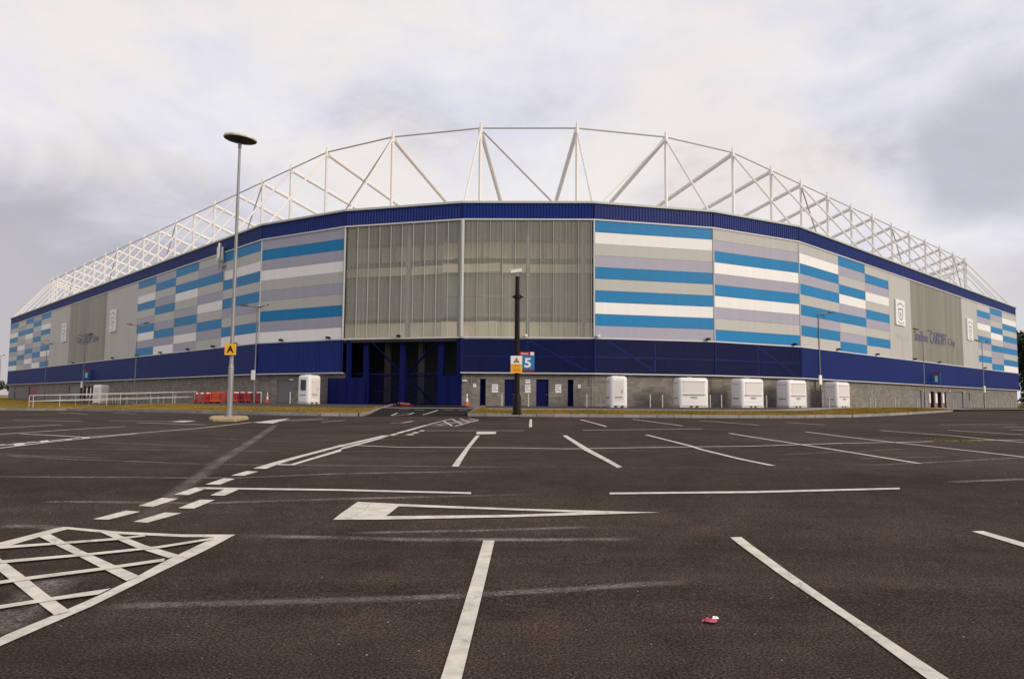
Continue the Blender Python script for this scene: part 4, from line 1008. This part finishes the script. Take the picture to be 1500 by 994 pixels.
# ------------------------------------------------------------------ twin-arm street lamps
def twin(px, ytop, ybase, Y, lab, ang, box=None):
    b = at_depth(px, ybase, Y); gz = G2v(b.x, Y); t = at_depth(px, ytop, Y); hgt = t.z
    e = empty('twin_street_lamp', (b.x, Y, gz), ang, lab, 'street lamp', 'twin-arm street lamps round the stadium')
    h = hgt-gz
    m = MB(); m.tube((0, 0, 0), (0, 0, 1.6), .10, 10); m.tube((0, 0, 1.6), (0, 0, h), .062, 10, .045); local('pole', m, M['pole'], e, True)
    for s in (-1, 1):
        m = MB(); m.tube((0, 0, h-.05), (s*1.25, 0, h+.14), .042, 8); a = local('arm', m, M['pole'], e, True)
        m = MB(); m.hexa([(s*1.2, -.16, h+.06), (s*2.0, -.13, h+.15), (s*2.0, .13, h+.15), (s*1.2, .16, h+.06), (s*1.2, -.12, h+.20), (s*2.0, -.07, h+.25), (s*2.0, .07, h+.25), (s*1.2, .12, h+.20)]); local('lantern', m, M['lampdark'], a, False, .02)
    if box:
        m = MB(); m.box(-.28, .05, -.2, .0, 2.1, 3.0); local('control_box', m, M['white'], e, False, .02)
    return e
twin(372, 449, 588, 67, 'twin-arm lamp behind the red barriers with a pale box on its pole', math.radians(-20), 1)
twin(196, 476, 590, 84, 'twin-arm lamp behind the white handrail, before the stripes next to the plain wall', math.radians(-30))
twin(120.5, 492, 583, 103, 'twin-arm lamp before the left tall grey window', math.radians(-35), 1)
twin(64.5, 505, 580, 125, 'twin-arm lamp before the left end stripes of the stadium', math.radians(-35))
twin(21, 514, 578, 148, 'twin-arm lamp at the left end corner of the stadium', math.radians(-35))
twin(-2, 521, 577, 172, 'twin-arm lamp beyond the left end of the stadium', math.radians(-35))
twin(1202.5, 459, 598, 68.5, 'twin-arm lamp between the two rightmost white kiosks', math.radians(20), 1)
twin(1355.5, 485, 599, 83, 'twin-arm lamp before the right tall grey window', math.radians(35))
twin(1442.5, 501, 599, 97, 'twin-arm lamp before the right end stripes with pale box', math.radians(35), 1)
twin(1497, 545, 596, 170, 'twin-arm lamp beyond the right end of the stadium', math.radians(35))

# ------------------------------------------------------------------ kiosks
def kiosk(px, ybase, Y, W, Dp, Hh, rot, lab, hatch=True, door=False):
    b = at_depth(px, ybase, Y); gz = G2v(b.x, Y)
    e = empty('white_kiosk', (b.x, Y, gz), math.radians(rot), lab, 'kiosk', 'white plastic kiosks along the stadium wall')
    y0, y1 = -Dp/2, Dp/2
    m = MB(); m.box(-W/2, W/2, y0, y1, .16, Hh); o = local('shell', m, M['shed'], e)
    bm = bmesh.new(); bm.from_mesh(o.data)
    eg = [x for x in bm.edges if max(v.co.z for v in x.verts) > Hh-.01 or abs(x.verts[0].co.z-x.verts[1].co.z) > .5]
    bmesh.ops.bevel(bm, geom=eg, offset=.27, segments=6, profile=.5, affect='EDGES', clamp_overlap=True); bm.to_mesh(o.data); bm.free()
    o.data.polygons.foreach_set('use_smooth', [True]*len(o.data.polygons)); o.data.set_sharp_from_angle(angle=math.radians(35))
    m = MB(); m.box(-W/2+.05, W/2-.05, y0+.05, y1-.05, 0, .17); sk = local('skirt', m, M['shed2'], e, False, .02)
    for s in (-1, 1): m = MB(); m.box(s*.24-.11, s*.24+.11, y0+.03, y0+.06, .03, .13); local('fork_slot', m, M['dark'], sk)
    for zz in (Hh-.36, .46): m = MB(); m.box(-W/2+.28, W/2-.28, y0-.010, y0+.02, zz, zz+.022); local('moulding', m, M['shed2'], o)
    m = MB(); m.box(-.35, .05, -.22, .22, Hh-.01, Hh+.035); local('roof_vent', m, M['shed'], o, False, .03)
    if hatch:
        hw = W/2-.36; m = MB(); m.box(-hw, hw, y0-.03, y0+.01, 1.08, 2.0 if Hh > 2.2 else 1.8); hp = local('serving_hatch', m, M['shutter'], e, False, .02)
        m = MB(); m.box(-hw-.06, hw+.06, y0-.14, y0-.0, 1.0, 1.05); local('counter', m, M['shed2'], e, False, .01)
        m = MB(); m.box(-hw-.06, hw+.06, y0-.06, y0-.0, 2.02, 2.07); local('hatch_hood', m, M['shed2'], e, False, .01)
    else:
        hw = W/2-.32; m = MB(); m.box(-hw, hw, y0-.012, y0+.01, .55, Hh-.42); local('door_panel', m, M['shutter'], e, False, .02)
        m = MB(); m.tube((hw-.1, y0-.05, 1.1), (hw-.1, y0-.05, 1.35), .018, 6); local('door_handle', m, M['galv'], e)
    # small grey logo mark low on the front (too small to read)
    m = MB(); x = -.30
    for k in range(7):
        w_ = .04+.03*((k*37) % 3)/2; m.box(x, x+w_, y0-.022, y0-.018, .74+.02*(k % 2), .83); x += w_+.025
    m.box(-.33, .33, y0-.022, y0-.018, .69, .705); local('logo_print', m, M['print'], e)
    m = MB(); m.box(-W/2-.006, -W/2+.02, y0+.35, y1-.35, .70, .78); m.box(-W/2-.006, -W/2+.02, y0+.3, y1-.3, Hh-.45, Hh-.42); local('side_print', m, M['print'], e)
    if door:
        m = MB(); m.box(-W/2-.02, -W/2+.02, -.32, .18, 1.2, 1.95); wd = local('window', m, M['glass'], e)
        m = MB()
        for (a, b_, c, d) in ((-.37, -.32, 1.15, 2.0), (.18, .23, 1.15, 2.0), (-.32, .18, 1.95, 2.0), (-.32, .18, 1.15, 1.2), (-.32, .18, 1.5, 1.53)): m.box(-W/2-.04, -W/2+.01, a, b_, c, d)
        local('window_frame', m, M['black'], wd)
    return e
kiosk(147.5, 586, 95, 1.45, 1.45, 2.45, -22, 'white kiosk standing alone at the far left wall behind the handrail', hatch=False)
kiosk(452.5, 590, 61.5, 1.40, 1.40, 2.42, 56, 'white kiosk with a dark window near the blue gate, before the white stripe', hatch=False, door=True)
kiosk(903, 597, 55.8, 1.32, 1.9, 2.38, 4, 'narrow white kiosk just right of the small doors, first of the row of five', hatch=False)
kiosk(1012, 597, 57.8, 2.45, 1.4, 2.34, 9, 'wide white kiosk with a serving hatch, second of the row of five')
kiosk(1095, 597, 60, 2.45, 1.4, 2.36, 26, 'white kiosk with a serving hatch, middle one of the row of five')
kiosk(1160, 597, 63, 2.45, 1.4, 2.36, 31, 'white hatch kiosk just left of the lamp with pale box, fourth of the row')
kiosk(1226.5, 597, 67.5, 2.3, 1.4, 2.34, 37, 'rightmost white kiosk of the row, right of the lamp with the pale box')

# ------------------------------------------------------------------ slim white bollards
bmp = MB(); bmp.tube((0, 0, 0), (0, 0, .98), .045, 10); bmp.lathe((0, 0, .98), [(.045, 0), (.035, .02), (.01, .03)], 10); bme = bmp.mesh('bollard', M['rail'], True)
def boll(px, Y, lab):
    b = at_depth(px, 597, Y); o = bpy.data.objects.new('bollard', bme); COL.objects.link(o); o.location = (b.x, Y, G2v(b.x, Y)+.005)
    tag(o, lab, 'bollard', 'slim white bollards along the stadium wall')
for px, Y, lab in ((382, 66, 'white bollard between the red barriers and the cone'), (424.5, 61.5, 'white bollard before the grey door left of the kiosk with window'),
    (735, 56.5, 'white bollard between the first narrow doorway and the black pole'), (774, 56, 'white bollard below the notices between the two blue doors'),
    (859.5, 56, 'bollard right of the last narrow doorway'), (880.5, 56, 'bollard just left of the narrow first kiosk of the row'),
    (952.5, 57, 'left bollard of the two before the wall between the first two kiosks of the row'), (970.5, 57, 'right bollard of the two before the wall between the first two kiosks of the row'),
    (1040.5, 58.5, 'left bollard of the two between the wide kiosk and the middle kiosk'), (1057, 59, 'right bollard of the two between the wide kiosk and the middle kiosk'),
    (1123, 61, 'bollard between the middle and fourth kiosk'), (1215, 65.5, 'bollard before the rightmost kiosk')): boll(px, Y, lab)
ORD = 'first second third fourth fifth sixth seventh eighth ninth tenth eleventh twelfth thirteenth fourteenth fifteenth sixteenth seventeenth eighteenth'.split()
for px in (1272, 1279, 1308, 1313.5, 1341, 1344, 1354, 1394, 1397, 1417, 1419, 1437, 1441, 1446, 1457, 1475, 1479, 1486):
    Y = fr.s_at(px, 1.5, 1.6); p = fr.p(Y, 1.8, 0); o = bpy.data.objects.new('bollard', bme); COL.objects.link(o); o.location = (p.x, p.y, G2v(p.x, p.y)+.005)
    NB = globals().get('NB', 0)+1
    tag(o, 'slim white bollard before the right-hand wall, %s counting from the rightmost kiosk' % ORD[NB-1], 'bollard', 'slim white bollards before the right-hand wall')
for px in (168, 172.5, 176, 188, 190, 225, 235, 243, 259):
    s = fl.s_at(px, 1.5, 1.6); p = fl.p(s, 1.8, 0); o = bpy.data.objects.new('bollard', bme); COL.objects.link(o); o.location = (p.x, p.y, G2v(p.x, p.y)+.005)
    NB2 = globals().get('NB2', 0)+1
    tag(o, 'slim white bollard behind the handrails, %s from the left of its row' % ORD[NB2-1], 'bollard', 'slim white bollards before the left-hand wall')

# ------------------------------------------------------------------ cones
def cone(px, ybase, Y, lab, h=.95):
    b = at_depth(px, ybase, Y); e = empty('traffic_cone', (b.x, Y, G2v(b.x, Y)+.01), .3, lab, 'traffic cone', 'tall traffic cones by the stadium wall')
    m = MB(); m.box(-.21, .21, -.21, .21, 0, .05); local('base', m, M['red'], e, False, .015)
    m = MB(); m.tube((0, 0, .05), (0, 0, .34), .145, 14, .105); local('cone_body', m, M['orange'], e, True)
    m = MB(); m.tube((0, 0, .34), (0, 0, .62), .105, 14, .066); local('reflective_band', m, M['white'], e, True)
    m = MB(); m.tube((0, 0, .62), (0, 0, .72), .066, 14, .052); local('cone_ring', m, M['orange'], e, True)
    m = MB(); m.tube((0, 0, .72), (0, 0, h), .052, 14, .03); local('cone_tip', m, M['white'], e, True)
cone(684, 595, 56.5, 'orange and white cone by the block wall right of the blue gate'); cone(391.5, 590, 65, 'orange and white cone right of the red barriers')

# ------------------------------------------------------------------ plastic barriers
def barrier_proto(c, nm='pedestrian_barrier'):
    e = empty(nm, (0, 0, 0))
    m = MB()
    for (x0, x1, z0, z1) in ((-.95, -.87, .12, 1.0), (.87, .95, .12, 1.0), (-.87, .87, .86, 1.0), (-.87, .87, .12, .30)): m.box(x0, x1, -.035, .035, z0, z1)
    local('barrier_frame', m, M[c], e, False, .01)
    for k in range(11): m = MB(); x = -.75+.15*k; m.box(x-.025, x+.025, -.02, .02, .30, .86); local('bar', m, M[c], e)
    for s in (-1, 1): m = MB(); m.box(s*.7-.05, s*.7+.05, -.25, .25, 0, .06); m.box(s*.7-.04, s*.7+.04, -.03, .03, .06, .12); local('foot', m, M['black'], e)
    m = MB(); m.box(-.7, .7, -.041, -.037, .89, .98); local('reflective_strip', m, M['white' if c == 'red' else 'orange'], e)
    return e
bp1 = barrier_proto('red'); bp2 = barrier_proto('orange'); first = {1: True, 2: True}
GB = 'red and orange plastic barriers stacked along the left verge'
for k, (px, Y, rot, c, lab) in enumerate(((297, 69.5, 50, 1, 'dark red plastic barrier at the left end of the barrier line, turned edge-on'), (305, 69, 35, 1, 'red plastic barrier second from the left with pale strip'), (311, 68.6, 60, 1, 'red plastic barrier just left of the wide orange one, turned edge-on'),
        (322, 68.2, -4, 2, 'orange plastic barrier facing straight, just left of the tall disc lamp pole'), (331, 68.8, 5, 2, 'orange plastic barrier partly behind the tall disc lamp pole'), (345, 68.0, 12, 1, 'red plastic barrier just right of the tall disc lamp pole'),
        (353, 67.8, 45, 1, 'red plastic barrier left of the twin lamp pole, turned edge-on'), (362, 67.4, -15, 1, 'red plastic barrier directly before the twin lamp pole'), (374, 67.2, 8, 1, 'red plastic barrier at the right end next to the white bollard'))):
    src = bp1 if c == 1 else bp2
    o = src if first[c] else copy_tree(src); first[c] = False
    b = at_depth(px, 588, Y); o.location = (b.x, Y, G2v(b.x, Y)+.03); o.rotation_euler = (0, 0, math.radians(rot)); tag(o, lab, 'barrier', GB)
# fallen red barrier before the gate
bo = copy_tree(bp1); b = at_depth(593, 592, 54.5); bo.location = (b.x, 54.5, G2v(b.x, 54.5)+.10); bo.rotation_euler = (math.radians(-80), math.radians(7), math.radians(12)); bo.scale = (.55, 1, .55)
tag(bo, 'small red plastic barrier lying flat before the dark blue gate', 'barrier'); del bo['group']

# ------------------------------------------------------------------ handrails on the left ramp
def handrail(pts, lab, gap=2.2):
    e = empty('handrail', pts[0], 0, lab, 'handrail', 'pale handrails of the left ramp')
    for dz in (1.05, .55):
        m = MB()
        for a, b in zip(pts, pts[1:]): m.tube(a+Vector((0, 0, dz)), b+Vector((0, 0, dz)), .028, 6)
        m.obj('rail', M['rail'], e)
    tot = 0
    for a, b in zip(pts, pts[1:]):
        n = max(1, round((b-a).length/gap))
        for k in range(n+1):
            p = a.lerp(b, k/n); m = MB(); m.tube(p-Vector((0, 0, .1)), p+Vector((0, 0, 1.05)), .027, 6); m.obj('post', M['rail'], e)
def rp(px, Y, yb):
    q = at_depth(px, yb, Y); return Vector((q.x, Y, max(q.z, G2v(q.x, Y)+.03)))
handrail([rp(48, 63, 599), rp(110, 65, 596), rp(200, 67.5, 593), rp(257, 69, 590.5), rp(288, 69.5, 589.5)], 'pale handrail nearest the car park, running from the verge edge up the ramp')
handrail([rp(42, 66, 597), rp(130, 69.5, 593), rp(220, 72.5, 590), rp(285, 72.5, 589)], 'pale handrail behind the nearer one, on the stadium side of the ramp')

# ------------------------------------------------------------------ litter and grit
lp = onto(1040, 911); m = MB(); rng = random.Random(3)
vs = []; nx_, ny_ = 7, 4
for j in range(ny_):
    for i in range(nx_):
        x = (i/(nx_-1)-.5)*.105*(.6+.4*math.sin(j+1)); y = (j/(ny_-1)-.5)*.075+.02*math.sin(i*1.3); vs.append((lp.x+x+.02*(j-1.5)*.3, lp.y+y, G(lp.x, lp.y)+.010+.010*rng.random()+(.006 if j == 2 else 0)))
m.add(vs, [(j*nx_+i, j*nx_+i+1, (j+1)*nx_+i+1, (j+1)*nx_+i) for j in range(ny_-1) for i in range(nx_-1)])
lit = m.obj('sweet_wrapper', mat('red_foil', (.50, .05, .09), .35, var=.4, nscale=30)); tag(lit, 'small crumpled red wrapper lying on the near asphalt', 'wrapper')
m = MB(); z = G(lp.x, lp.y)+.036; m.add([(lp.x+.01, lp.y-.02, z-.008), (lp.x+.055, lp.y-.012, z-.01), (lp.x+.05, lp.y+.005, z), (lp.x+.02, lp.y+.004, z+.003)], ((0, 1, 2, 3),)); m.obj('torn_edge', M['signwhite'], lit)
def grit(n, name, lab, mt, smin, smax):
    m = MB(); r = random.Random(11)
    for k in range(n):
        Y = 3.0+22*r.random()**1.7; X = (r.random()-.5)*Y*1.6; s = smin+(smax-smin)*r.random()**3; z = G(X, Y)
        c = [(X+s*math.cos(t+r.random()*.7), Y+s*math.sin(t+r.random()*.7), z+.001) for t in (0, 1.57, 3.14, 4.71)]
        m.add(c+[(X+s*.2, Y, z+s*.8)], [(0, 1, 4), (1, 2, 4), (2, 3, 4), (3, 0, 4)])
    tag(m.obj(name, M[mt]), lab, 'grit', kind='stuff')
grit(1300, 'grit', 'pale loose grit scattered over the near asphalt', 'stones', .002, .008)
# weeds on the seam, right
wp = onto(1395, 645); m = MB(); r = random.Random(4)
for k in range(260):
    x = wp.x+r.gauss(0, .35); y = wp.y+r.gauss(0, .25); z = G(x, y); a = r.random()*6.28; m.add([(x, y, z), (x+.03*math.cos(a), y+.03*math.sin(a), z), (x+.04*math.cos(a+1), y+.04*math.sin(a+1), z+.04)], ((0, 1, 2),))
tag(m.obj('moss_patch', M['grass']), 'small mossy weed patch on the asphalt seam at right', 'weeds', kind='stuff')

# ------------------------------------------------------------------ far background
def tree(x, y, h, r_, lab, seed, group='trees beyond the stadium'):
    rg = np.random.RandomState(seed); e = empty('tree', (x, y, 0), 0, lab, 'tree', group)
    m = MB(); m.tube((x, y, -.1), (x, y, h*.5), .28, 8, .15)
    for k in range(6):
        a = rg.rand()*6.28; z0 = h*(.22+.25*rg.rand()); m.tube((x, y, z0), (x+math.cos(a)*r_*.6, y+math.sin(a)*r_*.6, z0+h*.25), .1, 5, .03)
    m.obj('trunk', M['bark'], e)
    cl = [(x+rg.normal()*r_*.42, y+rg.normal()*r_*.42, h*(.12+.74*rg.rand())) for _ in range(int(60*r_/5))]
    vs = []; fs = []; n = 0
    for c in cl:
        cr = r_*(.30+.18*rg.rand())
        for _ in range(300):
            v = rg.normal(size=3); v /= np.linalg.norm(v); p = np.array(c)+v*cr*(.55+.5*rg.rand()); 
            if p[2] > h: continue
            s = .22+.26*rg.rand(); a = rg.normal(size=3); a /= np.linalg.norm(a); b = np.cross(a, v); b /= (np.linalg.norm(b)+1e-6)
            vs += [tuple(p-a*s), tuple(p+b*s*.6), tuple(p+a*s), tuple(p-b*s*.6)]; fs.append((n, n+1, n+2, n+3)); n += 4
    m = MB(); m.v = vs; m.f = fs; m.obj('crown', M['leafd'], e)
tree(109, 150, 17.0, 5.5, 'dark bushy tree just right of the stadium end', 1); tree(117, 158, 18, 6, 'taller dark tree behind the nearest one at right', 2); tree(124, 150, 15, 5.5, 'dark tree rightmost of the group beyond the stadium', 3)
tree(-168, 232, 7.5, 4, 'low dark tree left of the stadium end', 4, 'low trees far left'); tree(-178, 238, 6.5, 4, 'small dark tree at the far left edge', 5, 'low trees far left'); tree(-160, 240, 6.0, 3.6, 'small dark tree nearest the stadium left end', 6, 'low trees far left')
m = MB()
e = empty('blue_hoarding', (-118, 166, .4), 0, 'dark blue site hoarding beyond the left end of the stadium', 'hoarding')
for k in range(7): m = MB(); x = -136+k*2.6; m.box(x, x+2.5, 166, 166.12, -.2, 3.1+.1*(k % 2)); m.obj('hoarding_panel', M['bluedoor'], e)
e = empty('white_boundary_wall', (104, 138, .4), 0, 'low white wall beyond the right end of the stadium', 'wall')
m = MB(); m.box(98, 130, 138, 138.3, -.2, 3.4); m.obj('wall_face', M['white'], e); m = MB(); m.box(98, 130, 137.95, 138.35, 3.4, 3.5); m.obj('wall_coping', M['conc'], e)
m = MB(); m.box(101.2, 102.6, 137.9, 138.0, .2, 2.6); m.obj('wall_door', M['maroon'], e)
